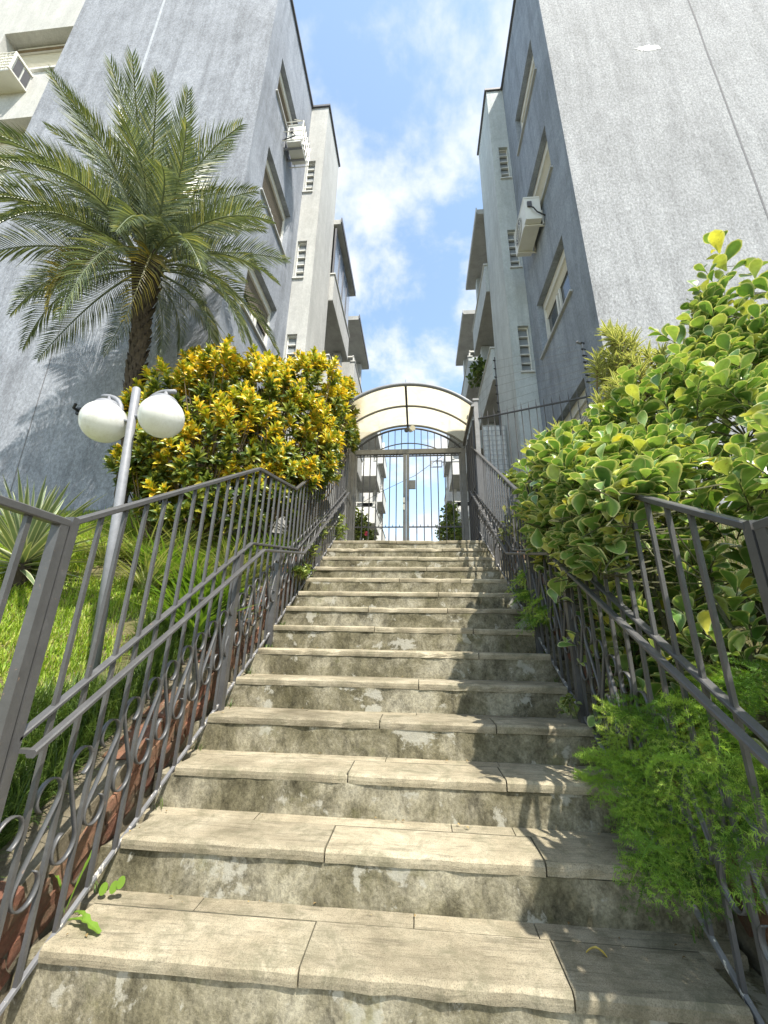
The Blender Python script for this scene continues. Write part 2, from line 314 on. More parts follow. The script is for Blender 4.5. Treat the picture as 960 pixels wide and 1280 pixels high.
def basis(p, z, roll=0.0, s=1.0, up=None):
    """4x4 with local +Y along z-direction vector 'z' (leaf axis), roll about it"""
    y = Vector(z).normalized(); u = Vector(up) if up is not None else Vector((0, 0, 1))
    x = y.cross(u)
    if x.length < 1e-3: x = Vector((1, 0, 0))
    x.normalize(); n_ = x.cross(y)
    c_, s_ = math.cos(roll), math.sin(roll); x2 = x * c_ + n_ * s_; n2 = n_ * c_ - x * s_
    return [[x2[0] * s, y[0] * s, n2[0] * s, p[0]], [x2[1] * s, y[1] * s, n2[1] * s, p[1]], [x2[2] * s, y[2] * s, n2[2] * s, p[2]], [0, 0, 0, 1]]
def leaf_tmpl(L, Wd, prof, curl=0.15, fold=0.12, droop=0.0):
    """leaf along +Y, 3 columns (edge, mid, edge); quads"""
    V, A = [], []
    n = len(prof)
    for i, w in enumerate(prof):
        u = i / (n - 1); y = u * L; z = -droop * L * u * u + curl * L * math.sin(u * PI) * 0.5
        V += [(-w * Wd, y, z + fold * Wd * w * 2), (-w * Wd * 0.62, y, z + fold * Wd * w), (0, y, z), (w * Wd * 0.62, y, z + fold * Wd * w), (w * Wd, y, z + fold * Wd * w * 2)]
        e = 1.0 if i == n - 1 else 0.0; A += [1, 0.45 + 0.5 * e, e, 0.45 + 0.5 * e, 1]
    F = [(i * 5 + k, i * 5 + k + 1, i * 5 + k + 6, i * 5 + k + 5) for i in range(n - 1) for k in range(4)]
    return np.array(V), np.array(F), np.array(A, float)
def thin_tmpl(L, Wd, prof, droop=0.0, fold=0.3):
    V, A = [], []; n = len(prof)
    for i, w in enumerate(prof):
        u = i / (n - 1); V += [(-w * Wd, u * L, -droop * L * u * u + fold * w * Wd), (0, u * L, -droop * L * u * u), (w * Wd, u * L, -droop * L * u * u + fold * w * Wd)]; A += [1, 0, 1]
    F = [(i * 3 + k, i * 3 + k + 1, i * 3 + k + 4, i * 3 + k + 3) for i in range(n - 1) for k in range(2)]
    return np.array(V), np.array(F), np.array(A, float)
def join(parts):
    V, F, A, o = [], [], [], 0
    for v, f, a in parts: V.append(v); F.append(f + o); A.append(a if a is not None else np.zeros(len(v))); o += len(v)
    return np.concatenate(V), np.concatenate(F), np.concatenate(A)
R = random.uniform
def rdir():
    while True:
        v = Vector((R(-1, 1), R(-1, 1), R(-1, 1)))
        if 0.05 < v.length < 1: return v.normalized()

# ------------------------------------------------------------------ ground
RI, TR = 0.1782, 0.30          # riser, tread
SL = RI / TR
def sstep(a, b_, x): u = max(0, min(1, (x - a) / (b_ - a))); return u * u * (3 - 2 * u)
def ground(x, y):
    ax = abs(x)
    if ax < 1.30: 
        if y > -0.05: return min(SL * y - 0.40, 2.15)
        return -0.5 if y > -2.6 else -1.45
    z = SL * y + 0.16 + min(0.56, max(0, ax - 1.34) * 0.36) + 0.03 * noise.noise((x * 1.7, y * 1.7, 0))
    top = 2.43 if ax > 1.9 else 2.30
    return max(-1.45, min(top, z))
gx = sorted(set([-400, -120, -50, -25, -16, 16, 25, 50, 120, 400] + [round(-12 + i * 1.0, 3) for i in range(25)] + [round(-5 + 0.12 * i, 3) for i in range(31)] + [round(1.40 + 0.12 * i, 3) for i in range(30)] + [-1.301, -1.299, 1.299, 1.301]))
gy = sorted(set([-400, -120, -40, -15, -8, -5, -2.61, -2.59, 8, 14, 20, 40, 120, 400] + [round(-3.5 + 0.12 * i, 3) for i in range(70)] + [-0.051, -0.049]))
V = [(x, y, ground(x, y)) for y in gy for x in gx]; nx = len(gx)
F = [(j * nx + i, j * nx + i + 1, (j + 1) * nx + i + 1, (j + 1) * nx + i) for j in range(len(gy) - 1) for i in range(nx - 1)]
put('ground', np_mesh('ground', V, F, smooth=False), 'ground', kind='structure')
part('path', MB().box(-1.19, 1.19, 4.215, 16.5, 2.20, 2.300), 'paving', kind='structure')
part('pavement', MB().box(-1.2, 1.2, -2.55, -0.0, -0.6, -0.225), 'paving', kind='structure')

# ------------------------------------------------------------------ stairs
XL, XR = -1.125, 1.02
stairs = bpy.data.objects.new('stairs', None); COL.objects.link(stairs); stairs['kind'] = 'structure'
JF = {0: [-0.27, 0.54], 1: [-0.27, 0.57], 2: [-0.24, 0.5], 3: [-0.12, 0.52], 4: [0.1], 5: [0.53], 6: [-0.26, 0.54], 7: [-0.35, 0.36], 8: [0.3], 9: [-0.1, 0.55], 10: [0.2], 11: [0.1, 0.6], 12: [0.42], 13: [-0.31, -0.2, 0.5]}
def slab(x0, x1, y0, y1, zt, th, jit=0.004, nosing=True):
    mb = MB(); n = max(3, int((x1 - x0) / 0.07)); v = []; f = []
    for i in range(n + 1):
        x = x0 + (x1 - x0) * i / n; j = jit * noise.noise((x * 9, y0 * 7, zt)) * 2.2; jz = 0.4 * jit * noise.noise((x * 14, y0 * 3, zt * 5))
        chip = max(0, noise.noise((x * 22, zt * 31, 3)) - 0.30) * 0.06 if nosing else 0
        r_ = 0.011 if nosing else 0.002
        v += [(x, y0 + j + 0.003, zt - th + jz), (x, y0 + j + chip * 0.6, zt - th * 0.6), (x, y0 + j + chip * 0.9, zt - r_ - chip), (x, y0 + j + r_ + chip, zt - chip * 0.5 + jz), (x, y1, zt + jz), (x, y1, zt - th)]
    for i in range(n):
        for k in range(6): f.append((i * 6 + k, (i + 1) * 6 + k, (i + 1) * 6 + (k + 1) % 6, i * 6 + (k + 1) % 6))
    f.append(tuple(range(6))); f.append(tuple(n * 6 + 5 - k for k in range(6)))
    return mb.add(v, f)
for k in range(14):
    z = k * RI; y = k * TR
    # body under the step with its riser face
    x0, x1 = XL - 0.08, XR + 0.17
    n = 26; v = []; f = []
    for i in range(n + 1):
        x = x0 + (x1 - x0) * i / n
        v += [(x, y + 0.009 + 0.003 * noise.noise((x * 4, z, 1)), z - RI - (0.25 if k else 0.2)), (x, y + 0.010 + 0.006 * noise.noise((x * 5, z, 5)), z - RI * 0.5), (x, y + 0.009 + 0.002 * noise.noise((x * 6, z, 9)), z - 0.044), (x, y + TR + 0.012, z - 0.044), (x, y + TR + 0.012, z - RI - 0.2)]
    for i in range(n):
        for q in range(5): f.append((i * 5 + q, (i + 1) * 5 + q, (i + 1) * 5 + (q + 1) % 5, i * 5 + (q + 1) % 5))
    f.append(tuple(range(5))); f.append(tuple(n * 5 + 4 - q for q in range(5)))
    part('riser', MB().add(v, f), 'riser', stairs)
    js = [XL + 0.01 * (k % 3)] + JF[k] + [XR + 0.012 * (k % 2)]
    fd = 0.215 if k < 13 else 0.30
    for a, b_ in zip(js[:-1], js[1:]):
        dz = R(-0.0035, 0.0035); dy = R(-0.005, 0.005)
        part('tread_slab', slab(a + 0.003, b_ - 0.003, y + dy, y + fd, z + dz, 0.043), 'tread', stairs)
    part('joint', MB().box(js[0], js[-1], y + fd - 0.001, y + fd + 0.011, z - 0.03, z - 0.0035), 'joint_dirt', stairs)
    for b_ in js[1:-1]: part('joint', MB().box(b_ - 0.006, b_ + 0.006, y + 0.016, y + fd - 0.002, z - 0.03, z - 0.0040), 'joint_dirt', stairs)
    js = [XL - 0.07, R(-0.75, -0.5), R(-0.1, 0.25), R(0.5, 0.75), XR + 0.15]
    for a, b_ in zip(js[:-1], js[1:]):
        part('tread_slab', slab(a + 0.002, b_ - 0.002, y + fd + 0.010, y + TR + 0.022 if k < 13 else y + TR + 0.1, z - 0.003 + R(-0.002, 0.001), 0.041, 0.002, False), 'tread', stairs)

# ------------------------------------------------------------------ brick kerbs
brick_meshes = []
for q in range(5):
    mb = MB().box(-0.5, 0.5, -0.5, 0.5, -0.5, 0.5)
    import bmesh
    bm = bmesh.new(); me = mb.mesh('brick'); bm.from_mesh(me); bmesh.ops.subdivide_edges(bm, edges=bm.edges, cuts=1, use_grid_fill=True)
    for v_ in bm.verts: v_.co += Vector([noise.noise(Vector((v_.co.x * 3 + q * 7 + w * 5, v_.co.y * 3, v_.co.z * 3))) * 0.10 for w in range(3)])
    bm.to_mesh(me); bm.free(); me.materials.append(MATS['brick']); brick_meshes.append(me)
for sgn, lab in ((-1, 'low crumbling red brick kerb running up the left edge of the stairs'), (1, 'low red brick kerb beside the right edge of the stairs, half under fern')):
    kerb = thing('brick_kerb', lab, 'kerb')
    xe = XL - 0.085 if sgn < 0 else XR + 0.175
    pts = [(-0.9, -0.05), (4.35, 0.0)]
    v = []; f = []
    for i in range(45):
        y = -1.1 + i * 0.125; zt = min(SL * y + 0.175, 2.33) + 0.012 * noise.noise((y * 5, sgn, 0)); zb = SL * y - 0.5
        if y < -0.3: zt = SL * y + 0.175
        v += [(xe + sgn * 0.012, y, zb), (xe + sgn * 0.012, y, zt), (xe + sgn * 0.19, y, zt + 0.015), (xe + sgn * 0.19, y, zb)]
    for i in range(44):
        for q in range(4): f.append((i * 4 + q, (i + 1) * 4 + q, (i + 1) * 4 + (q + 1) % 4, i * 4 + (q + 1) % 4))
    part('mortar_bed', MB().add(v, f), 'mortar', kerb)
    ang = math.atan(SL)
    for course in range(3):
        for i in range(22):
            y = -0.75 + i * 0.212 + (course % 2) * 0.1; z = SL * y - 0.045 + course * 0.094
            if z > 2.3: continue
            if random.random() < 0.08: continue
            w = 0.14 + R(-0.012, 0.012)
            M = Matrix.Translation((xe + sgn * (w / 2 - 0.006 + R(0, 0.014)), y, z)) @ Matrix.Rotation(ang + R(-0.05, 0.05), 4, 'X') @ Matrix.Rotation(R(-0.04, 0.04), 4, 'Z') @ Matrix.Diagonal((w, 0.228, 0.084, 1))
            put('brick', brick_meshes[random.randrange(5)], None, kerb, M)

# ------------------------------------------------------------------ railings
def scroll_mesh(mirror):
    pts = []; r0 = 0.047; cy = 0.122
    a0, a1 = -62, 205
    for i in range(17):
        u = i / 16; a = math.radians(a0 + (a1 - a0) * u); rr = r0 * (0.80 + 0.2 * min(1, u * 2.2))
        pts.append((rr * math.cos(a), cy + rr * math.sin(a) * 1.15))
    full = pts + [(-a, -b_) for a, b_ in reversed(pts)]
    if mirror: full = [(-a, b_) for a, b_ in full]
    w, t_ = 0.017, 0.0022; v = []; f = []
    for i, (a, b_) in enumerate(full):
        p0 = full[max(i - 1, 0)]; p1 = full[min(i + 1, len(full) - 1)]; dx, dy = p1[0] - p0[0], p1[1] - p0[1]; l = math.hypot(dx, dy) or 1; nx_, ny_ = -dy / l * t_, dx / l * t_
        v += [(-w / 2, a + nx_, b_ + ny_), (w / 2, a + nx_, b_ + ny_), (w / 2, a - nx_, b_ - ny_), (-w / 2, a - nx_, b_ - ny_)]
    for i in range(len(full) - 1):
        for q in range(4): f.append((i * 4 + q, i * 4 + (q + 1) % 4, (i + 1) * 4 + (q + 1) % 4, (i + 1) * 4 + q))
    f += [(3, 2, 1, 0), tuple(len(v) - 4 + q for q in range(4))]
    me = MB().add(v, f).mesh('scroll', True); me.materials.append(MATS['iron']); return me
SCR = [scroll_mesh(False), scroll_mesh(True)]
def interp(pts, y):
    for (a, b_), (c_, d) in zip(pts[:-1], pts[1:]):
        if y <= c_ or (c_, d) == pts[-1]: return b_ + (d - b_) * (y - a) / (c_ - a)
def stair_railing(sgn, X, Xh, label, top, mid, hr, bot):
    rl = thing('stair_railing', label, 'railing', 'wrought iron stair railings')
    part('top_rail', MB().bar([(X, a, b_) for a, b_ in top], 0.036, 0.026), 'iron', rl)
    part('middle_rail', MB().bar([(X, a, b_) for a, b_ in mid], 0.034, 0.018), 'iron', rl)
    part('bottom_rail', MB().bar([(X - sgn * 0.0, a, b_) for a, b_ in bot], 0.016, 0.018, 0.002), 'iron_chipped', rl)
    part('handrail', MB().bar([(Xh, a, b_) for a, b_ in hr], 0.032, 0.022, 0.005), 'iron', rl)
    i = 0; y = -0.287
    for y in (-0.287, -0.33): 
        pass
    # end plate joining handrail and middle rail, brackets
    for yb in (hr[0][0] + 0.012, 0.62, 1.35, 2.25, 3.3, 4.4):
        zb = interp(hr, yb)
        part('bracket', MB().box(min(X, Xh), max(X, Xh), yb - 0.011, yb + 0.011, zb - 0.008, zb + 0.004), 'iron', rl)
    part('post', MB().box(X - 0.017, X + 0.017, top[0][0] - 0.022, top[0][0] + 0.008, bot[0][1] - 0.3, top[0][1] + 0.012), 'iron', rl)
    for yp in (1.05, 1.80, 3.2):
        part('post', MB().box(X - 0.024, X + 0.024, yp - 0.022, yp + 0.022, SL * yp - 0.2, interp(mid, yp) - 0.008), 'iron', rl)
    # balusters: one prism each, from the bottom rail up to the top rail
    i = 0
    while True:
        yb = -0.1755 + 0.1165 * i
        if yb > top[-1][0] - 0.03: break
        zt = interp(top, yb) - 0.012; zb = interp(bot, yb) + 0.006
        s_ = 0.0072; zm = interp(mid, yb)
        mb = MB().box(X - s_, X + s_, yb - s_, yb + s_, zb, zt)
        part('baluster', mb, 'iron', rl)
        # scroll in the bay below the middle rail
        yc = yb - 0.058; hgt = interp(mid, yc) - interp(bot, yc)
        zc = SL * yc + 0.393
        put('scroll', SCR[i % 2], None, rl, Matrix.Translation((X - sgn * 0.004, yc, zc)) @ Matrix.Rotation(R(-0.03, 0.03), 4, 'X'))
        i += 1
    return rl
topL = [(-0.29, 1.345), (1.19, 2.22), (2.11, 2.41), (4.66, 4.19)]
midL = [(-0.29, 0.650), (1.22, 1.63), (2.30, 1.83), (4.75, 3.42)]
hrL = [(-0.285, 0.612), (1.32, 1.60), (2.36, 1.80), (4.70, 3.36)]
botL = [(-0.29, -0.205), (1.72, 0.965), (4.7, 2.76)]
stair_railing(-1, -1.13, -1.07, 'grey iron scrollwork railing left of the stairs, below the twin globe lamp', topL, midL, hrL, botL)
topR = [(-0.40, 1.285), (1.20, 2.155), (2.03, 2.335), (4.70, 4.18)]
midR = [(-0.40, 0.650), (1.12, 1.56), (2.36, 1.83), (4.75, 3.42)]
hrR = [(-0.39, 0.650), (1.16, 1.54), (2.41, 1.81), (4.72, 3.36)]
stair_railing(1, 1.04, 0.985, 'dark iron scrollwork railing right of the stairs, overgrown by the big shrub', topR, midR, hrR, botL)
def landing_railing(X, label, y1, zt):
    rl = thing('landing_railing', label, 'railing', 'level railings beside the camera')
    part('top_rail', MB().bar([(X, -2.3, zt), (X, y1, zt)], 0.038, 0.028), 'iron', rl)
    part('bottom_rail', MB().bar([(X, -2.3, -0.06), (X, y1, -0.06)], 0.03, 0.02), 'iron', rl)
    for yp in (y1 - 0.018, -2.3): part('post', MB().box(X - 0.018, X + 0.018, yp - 0.016, yp + 0.018, -0.35, zt - 0.006), 'iron', rl)
    for i in range(15):
        yb = y1 - 0.135 - 0.128 * i; part('baluster', MB().box(X - 0.008, X + 0.008, yb - 0.008, yb + 0.008, -0.055, zt - 0.012), 'iron', rl)
landing_railing(-1.13, 'level grey iron railing with plain bars at the left edge of the photo', -0.322, 1.33)
landing_railing(1.04, 'end of a level dark iron railing at the right edge of the photo', -0.432, 1.275)

# ------------------------------------------------------------------ buildings
def sheet(mb, axis, c, u0, u1, z0, z1, holes=(), depth=0.18, inward=1, bottoms=True):
    """wall sheet on plane axis=c, with real openings and their reveals"""
    us = sorted({u0, u1, *[h for H in holes for h in H[:2]]}); zs = sorted({z0, z1, *[h for H in holes for h in H[2:]]})
    P = (lambda u, z, d=0: (c + d * inward, u, z)) if axis == 'X' else (lambda u, z, d=0: (u, c + d * inward, z))
    for i in range(len(us) - 1):
        for j in range(len(zs) - 1):
            um, zm = (us[i] + us[i + 1]) / 2, (zs[j] + zs[j + 1]) / 2
            if any(h[0] < um < h[1] and h[2] < zm < h[3] for h in holes): continue
            mb.add([P(us[i], zs[j]), P(us[i + 1], zs[j]), P(us[i + 1], zs[j + 1]), P(us[i], zs[j + 1])], [(0, 1, 2, 3)])
    for a, b_, c0, c1 in holes:
        v = [P(a, c0), P(b_, c0), P(b_, c1), P(a, c1), P(a, c0, depth), P(b_, c0, depth), P(b_, c1, depth), P(a, c1, depth)]
        mb.add(v, [(0, 1, 5, 4), (1, 2, 6, 5), (2, 3, 7, 6), (3, 0, 4, 7)])
    return mb
def slats(mb, s, X, y0, y1, z0, z1, pitch=0.055, th=0.012):
    """roller shutter of overlapping slats standing on plane X, front toward -s"""
    n = max(1, int((z1 - z0) / pitch))
    for i in range(n):
        za = z0 + (z1 - z0) * i / n; zb = z0 + (z1 - z0) * (i + 1) / n
        mb.add([(X, y0, za), (X, y1, za), (X - s * th, y1, za + 0.006), (X - s * th, y0, za + 0.006), (X, y0, zb), (X, y1, zb)], [(0, 1, 2, 3), (3, 2, 5, 4)])
    return mb
def side_window(b_, s, X, y0, y1, z0, z1, shut=1.0, smat='shutter', fmat='frame_white'):
    """window in the wall facing the courtyard. X = wall plane, s=+1 right building / -1 left"""
    Xi = X + s * 0.17
    w = part('window', MB().box(Xi - s * 0.05, Xi + s * 0.02, y0 + 0.001, y0 + 0.05, z0 + 0.002, z1 - 0.002).box(Xi - s * 0.05, Xi + s * 0.02, y1 - 0.05, y1 - 0.001, z0 + 0.002, z1 - 0.002).box(Xi - s * 0.052, Xi + s * 0.02, y0 + 0.05, y1 - 0.05, z1 - 0.17, z1 - 0.003).box(Xi - s * 0.05, Xi + s * 0.02, y0 + 0.05, y1 - 0.05, z0 + 0.003, z0 + 0.05), fmat, b_)
    part('sill', MB().box(X - s * 0.045, X + s * 0.16, y0 - 0.06, y1 + 0.06, z0 - 0.03, z0 + 0.006), 'sill', w)
    zs = z1 - 0.17 - (z1 - z0 - 0.22) * shut
    part('shutter', slats(MB(), s, Xi - s * 0.012, y0 + 0.05, y1 - 0.05, zs, z1 - 0.17, 0.05), smat, w)
    if shut < 0.95:
        part('pane', MB().box(Xi + s * 0.004, Xi + s * 0.014, y0 + 0.05, y1 - 0.05, z0 + 0.05, zs), 'glass_dark', w)
        for ym in (y0 + 0.06, (y0 + y1) / 2 - 0.03, (y0 + y1) / 2 + 0.1): part('frame', MB().box(Xi - s * 0.034, Xi - s * 0.001, ym, ym + 0.05, z0 + 0.05, zs), fmat, w)
    else: part('backing', MB().box(Xi + s * 0.006, Xi + s * 0.016, y0 + 0.04, y1 - 0.04, z0 + 0.04, z1 - 0.1), 'glass_dark', w)
def louvre_window(b_, Y, x0, x1, z0, z1, n=5):
    """small bathroom window with hinged glass panes, in a wall facing the camera"""
    Yi = Y + 0.09
    w = part('window', MB().box(x0 + 0.002, x0 + 0.02, Yi - 0.03, Yi + 0.02, z0 + 0.002, z1 - 0.002).box(x1 - 0.02, x1 - 0.002, Yi - 0.03, Yi + 0.02, z0 + 0.002, z1 - 0.002).box(x0 + 0.02, x1 - 0.02, Yi - 0.03, Yi + 0.02, z1 - 0.03, z1 - 0.002), 'frame_white', b_)
    part('backing', MB().box(x0 + 0.01, x1 - 0.01, Yi + 0.06, Yi + 0.07, z0 + 0.01, z1 - 0.01), 'ac_dark', w)
    part('sill', MB().box(x0 - 0.03, x1 + 0.012, Y - 0.035, Y + 0.08, z0 - 0.035, z0 + 0.003), 'stone_cap', w)
    h = (z1 - z0 - 0.04) / n
    for i in range(n):
        za = z0 + 0.01 + i * h
        part('frame', MB().box(x0 + 0.02, x1 - 0.02, Yi - 0.038, Yi + 0.01, za, za + 0.022), 'frame_white', w)
        part('pane', MB().add([(x0 + 0.021, Yi - 0.03, za + 0.022), (x1 - 0.021, Yi - 0.03, za + 0.022), (x1 - 0.021, Yi + 0.02, za + h - 0.004), (x0 + 0.021, Yi + 0.02, za + h - 0.004)], [(0, 1, 2, 3)]), 'glass_frost', w)
def balcony(b_, s, Xb, Xw, y0, y1, zf, mat, glazed=False, rail=False, gap=True, stop=None):
    """parapet balcony: floor slab at zf, parapet 0.9 m; under it the shuttered opening of the floor below"""
    bl = part('balcony', MB().box(Xb, Xb + s * 0.12, y0, y1, zf, zf + 0.9).box(Xb + s * 0.12, Xw - s * 0.002, y0, y0 + 0.12, zf, zf + 0.9).box(Xb + s * 0.12, Xw - s * 0.002, y1 - 0.12, y1, zf, zf + 0.9), mat, b_)
    part('soffit', MB().box(Xb + s * 0.003, Xw - s * 0.004, y0 + 0.003, y1 - 0.003, zf - 0.02, zf + 0.1), 'soffit', bl)
    part('coping', MB().box(Xb - s * 0.03, Xb + s * 0.15, y0 - 0.03, y1 + 0.03, zf + 0.902, zf + 0.94), 'stone_cap', bl)
    part('shutter', slats(MB(), s, Xw - s * 0.03, y0 + 0.25, y1 - 0.25, zf + 0.1, zf + 2.45, 0.06), 'shutter', bl)
    part('pillar', MB().box(Xb + s * 0.16, Xb + s * 0.42, y1 - 0.42, y1 - 0.16, zf + 0.9, zf + 2.72), mat, bl)
    if glazed:
        for i in range(4):
            a = y0 + 0.02 + (y1 - y0 - 0.04) * i / 4; c_ = y0 + 0.02 + (y1 - y0 - 0.04) * (i + 1) / 4
            part('pane', MB().box(Xb + s * 0.05, Xb + s * 0.062, a + 0.025, c_ - 0.025, zf + 0.97, zf + 2.72), 'glass_blue', bl)
            part('frame', MB().box(Xb + s * 0.03, Xb + s * 0.08, a - 0.02, a + 0.022, zf + 0.945, zf + 2.72), 'cap_dark', bl)
    if rail:
        m_ = MB().box(Xb + s * 0.04, Xb + s * 0.08, y0, y1, zf + 1.15, zf + 1.19).box(Xb + s * 0.04, Xw - s * 0.01, y0 + 0.02, y0 + 0.06, zf + 1.151, zf + 1.191)
        for q in range(6): yy = y0 + 0.02 + (y1 - y0 - 0.06) * q / 5; m_.box(Xb + s * 0.045, Xb + s * 0.075, yy, yy + 0.03, zf + 0.94, zf + 1.15)
        m_.box(Xw - s * 0.3, Xw - s * 0.27, y0 + 0.025, y0 + 0.055, zf + 0.94, zf + 1.15)
        part('guard_rail', m_, 'frame_white', bl)
    return bl
def near_building(s, label):
    lft = s < 0
    b_ = thing('apartment_building', label, 'building')
    Xs = -2.8 if lft else 2.5; Xv = -2.32 if lft else 2.07; Xb = -2.2 if lft else 1.98; Xw = s * 3.4
    ztop = 15.33; dz = 0.32 if lft else 0.0; yg = 2.9 if lft else 2.85; side = 'wall_blue_dark' if lft else 'wall_side'
    v2 = 'wall_pale' if lft else 'wall_green'
    # gable facing the street
    if lft:
        part('front_wall', sheet(MB(), 'Y', yg, -7.5, Xs, 2.0, ztop + 0.0), 'wall_blue', b_)
        part('front_wall', sheet(MB().box(-7.502, -7.49, yg + 0.003, yg + 0.2, 2.0, ztop), 'Y', yg + 0.15, -16, -7.502, 2.0, 19.0, [(-9.5, -7.72, 12.75, 14.4), (-9.5, -7.72, 9.5, 11.12)], 0.35), 'wall_pale', b_)
        for z0 in (12.75, 9.5):
            w = part('window', MB().box(-9.5, -9.4, yg + 0.42, yg + 0.5, z0, z0 + 1.62).box(-9.4, -7.722, yg + 0.40, yg + 0.5, z0 + 1.46, z0 + 1.62).box(-9.4, -7.722, yg + 0.42, yg + 0.5, z0, z0 + 0.05), 'frame_white', b_)
            mb = MB()
            for i in range(26):
                za = z0 + 0.05 + i * 0.0542; mb.add([(-9.4, yg + 0.46, za), (-7.722, yg + 0.46, za), (-7.722, yg + 0.445, za + 0.006), (-9.4, yg + 0.445, za + 0.006), (-9.4, yg + 0.46, za + 0.0542), (-7.722, yg + 0.46, za + 0.0542)], [(0, 1, 2, 3), (3, 2, 5, 4)])
            part('shutter', mb, 'shutter', w)
            part('track', MB().box(-9.4, -7.722, yg + 0.36, yg + 0.40, z0 + 1.43, z0 + 1.457), 'stem', w)
            part('sill', MB().box(-9.55, -7.6, yg + 0.10, yg + 0.5, z0 - 0.05, z0 + 0.002), 'stone_cap', w)
        part('seam', MB().add([(-5.505, yg - 0.003, 15.2), (-5.45, yg - 0.003, 15.2), (-5.40, yg - 0.003, 9.6), (-5.46, yg - 0.003, 9.6)], [(0, 1, 2, 3)]), 'seam_light', b_)
        part('seam', MB().add([(-5.46, yg - 0.003, 9.6), (-5.445, yg - 0.003, 9.6), (-5.24, yg - 0.003, 2.6), (-5.255, yg - 0.003, 2.6)], [(0, 1, 2, 3)]), 'seam_dark', b_)
        part('plinth', MB().box(-7.4, Xs - 0.02, yg - 0.05, yg - 0.002, 2.2, 2.46), 'seam_dark', b_)
    else:
        part('front_wall', sheet(MB(), 'Y', yg, Xs, 16, 2.0, ztop), 'wall_grey', b_)
        v = []; n = 30
        for i in range(n + 1):
            z = 15.3 - i * 0.42; x = 5.13 - 0.015 * (15 - z) + 0.015 * noise.noise((z, 0, 0)); v += [(x - 0.012, yg - 0.003, z), (x + 0.014, yg - 0.003, z)]
        part('seam', MB().add(v, [(2 * i, 2 * i + 1, 2 * i + 3, 2 * i + 2) for i in range(n)]), 'seam_dark', b_)
        v = [(4.16 + 0.19 * math.cos(a) * (1 + 0.5 * noise.noise((math.cos(a) * 3, math.sin(a) * 3, 1))), yg - 0.004, 10.84 + 0.08 * math.sin(a) * (1 + 0.8 * noise.noise((math.cos(a) * 4, math.sin(a) * 4, 7)))) for a in [2 * PI * i / 48 for i in range(48)]]
        part('peeled_patch', MB().add(v, [tuple(range(48))]), 'peeled', b_)
    # wall to the courtyard with its window openings
    if lft: H = [(3.45, 4.70, 11.95, 13.2), (3.48, 4.88, 9.02, 10.33), (3.45, 4.80, 6.25, 7.5), (3.45, 4.8, 3.5, 4.7)]
    else: H = [(3.42, 4.78, 11.72, 12.85), (3.42, 4.72, 8.90, 10.10), (3.45, 4.90, 6.15, 7.37), (3.48, 4.87, 3.42, 4.62)]
    part('side_wall', sheet(MB(), 'X', Xs, yg, 5.4, 2.0, ztop, H, 0.18, s), side, b_)
    for i, h in enumerate(H):
        side_window(b_, s, Xs, *h, shut=([0.98, 0.55, 0.5, 1.0] if lft else [0.98, 0.97, 0.22, 0.97])[i], smat='shutter_tan' if lft else 'shutter')
    # stair tower volume
    xs = sorted((Xs, Xv))
    zt = [13.12, 10.23, 7.42, 4.65] if lft else [13.02, 10.13, 7.35, 4.62]
    hx = (-2.765, -2.535) if lft else (2.235, 2.46)
    HH = [(hx[0], hx[1], z - (1.18 if lft else 1.15), z) for z in zt]
    part('tower_wall', sheet(sheet(MB(), 'Y', 5.4, xs[0], xs[1], 2.0, ztop, HH, 0.09, 1), 'X', Xv, 5.4, 6.87, 2.0, ztop), v2, b_)
    for h in HH: louvre_window(b_, 5.4, *h, n=5)
    part('tower_wall', sheet(MB(), 'Y', 6.87, min(Xv, Xw), max(Xv, Xw), 2.0, ztop), v2, b_)
    part('recess_wall', sheet(MB(), 'X', Xw, 6.87, 16.0, 2.0, 12.75), v2, b_)
    part('end_wall', sheet(MB(), 'Y', 16.0, min(Xw, s * 14), max(Xw, s * 14), 2.0, 12.75), v2, b_)
    xo = s * 16
    part('roof', MB().add([(xo, yg + (0.4 if lft else 0.01), ztop - 0.01), (Xs + s * 0.01, yg + (0.4 if lft else 0.01), ztop - 0.01), (Xs + s * 0.01, 5.41, ztop - 0.01), (Xv + s * 0.01, 5.41, ztop - 0.01), (Xv + s * 0.01, 6.86, ztop - 0.01), (xo, 6.86, ztop - 0.01)], [(0, 1, 2, 3, 4, 5)]), 'cap_dark', b_)
    part('roof', MB().box(Xw + s * 0.01, xo, 6.88, 15.99, 12.6, 12.74), 'cap_dark', b_)
    cap = MB()
    cap.box(Xs - s * 0.05, Xs + s * 0.14, yg - 0.04, 5.355, ztop, ztop + 0.07).box(Xv - s * 0.05, Xs + s * 0.1, 5.357, 5.5, ztop + 0.001, ztop + 0.072).box(Xv - s * 0.05, Xv + s * 0.14, 5.5, 6.9, ztop + 0.002, ztop + 0.07)
    part('parapet_cap', cap, 'cap_dark', b_)
    # balcony stacks
    for (y0, y1, gl) in ((6.90, 9.35, True), (10.6, 13.4, False)):
        for zf in (9.93, 7.15, 4.38):
            balcony(b_, s, Xb, Xw, y0, y1, zf, v2, glazed=(gl and lft and zf > 9), rail=not gl)
        part('canopy_roof', MB().box(Xb - s * 0.10, Xw, y0 - 0.05, y1 + 0.12, 12.75, 12.93), 'soffit', b_)
        part('parapet_cap', MB().box(Xb - s * 0.13, Xb - s * 0.10, y0 - 0.08, y1 + 0.15, 12.78, 12.96), 'cap_dark' if lft else 'sill', b_)
    return b_
near_building(-1, 'grey-blue apartment block with balconies left of the stairs, behind the palm tree')
near_building(1, 'pale grey apartment block right of the stairs, behind the big yellow-green shrub')
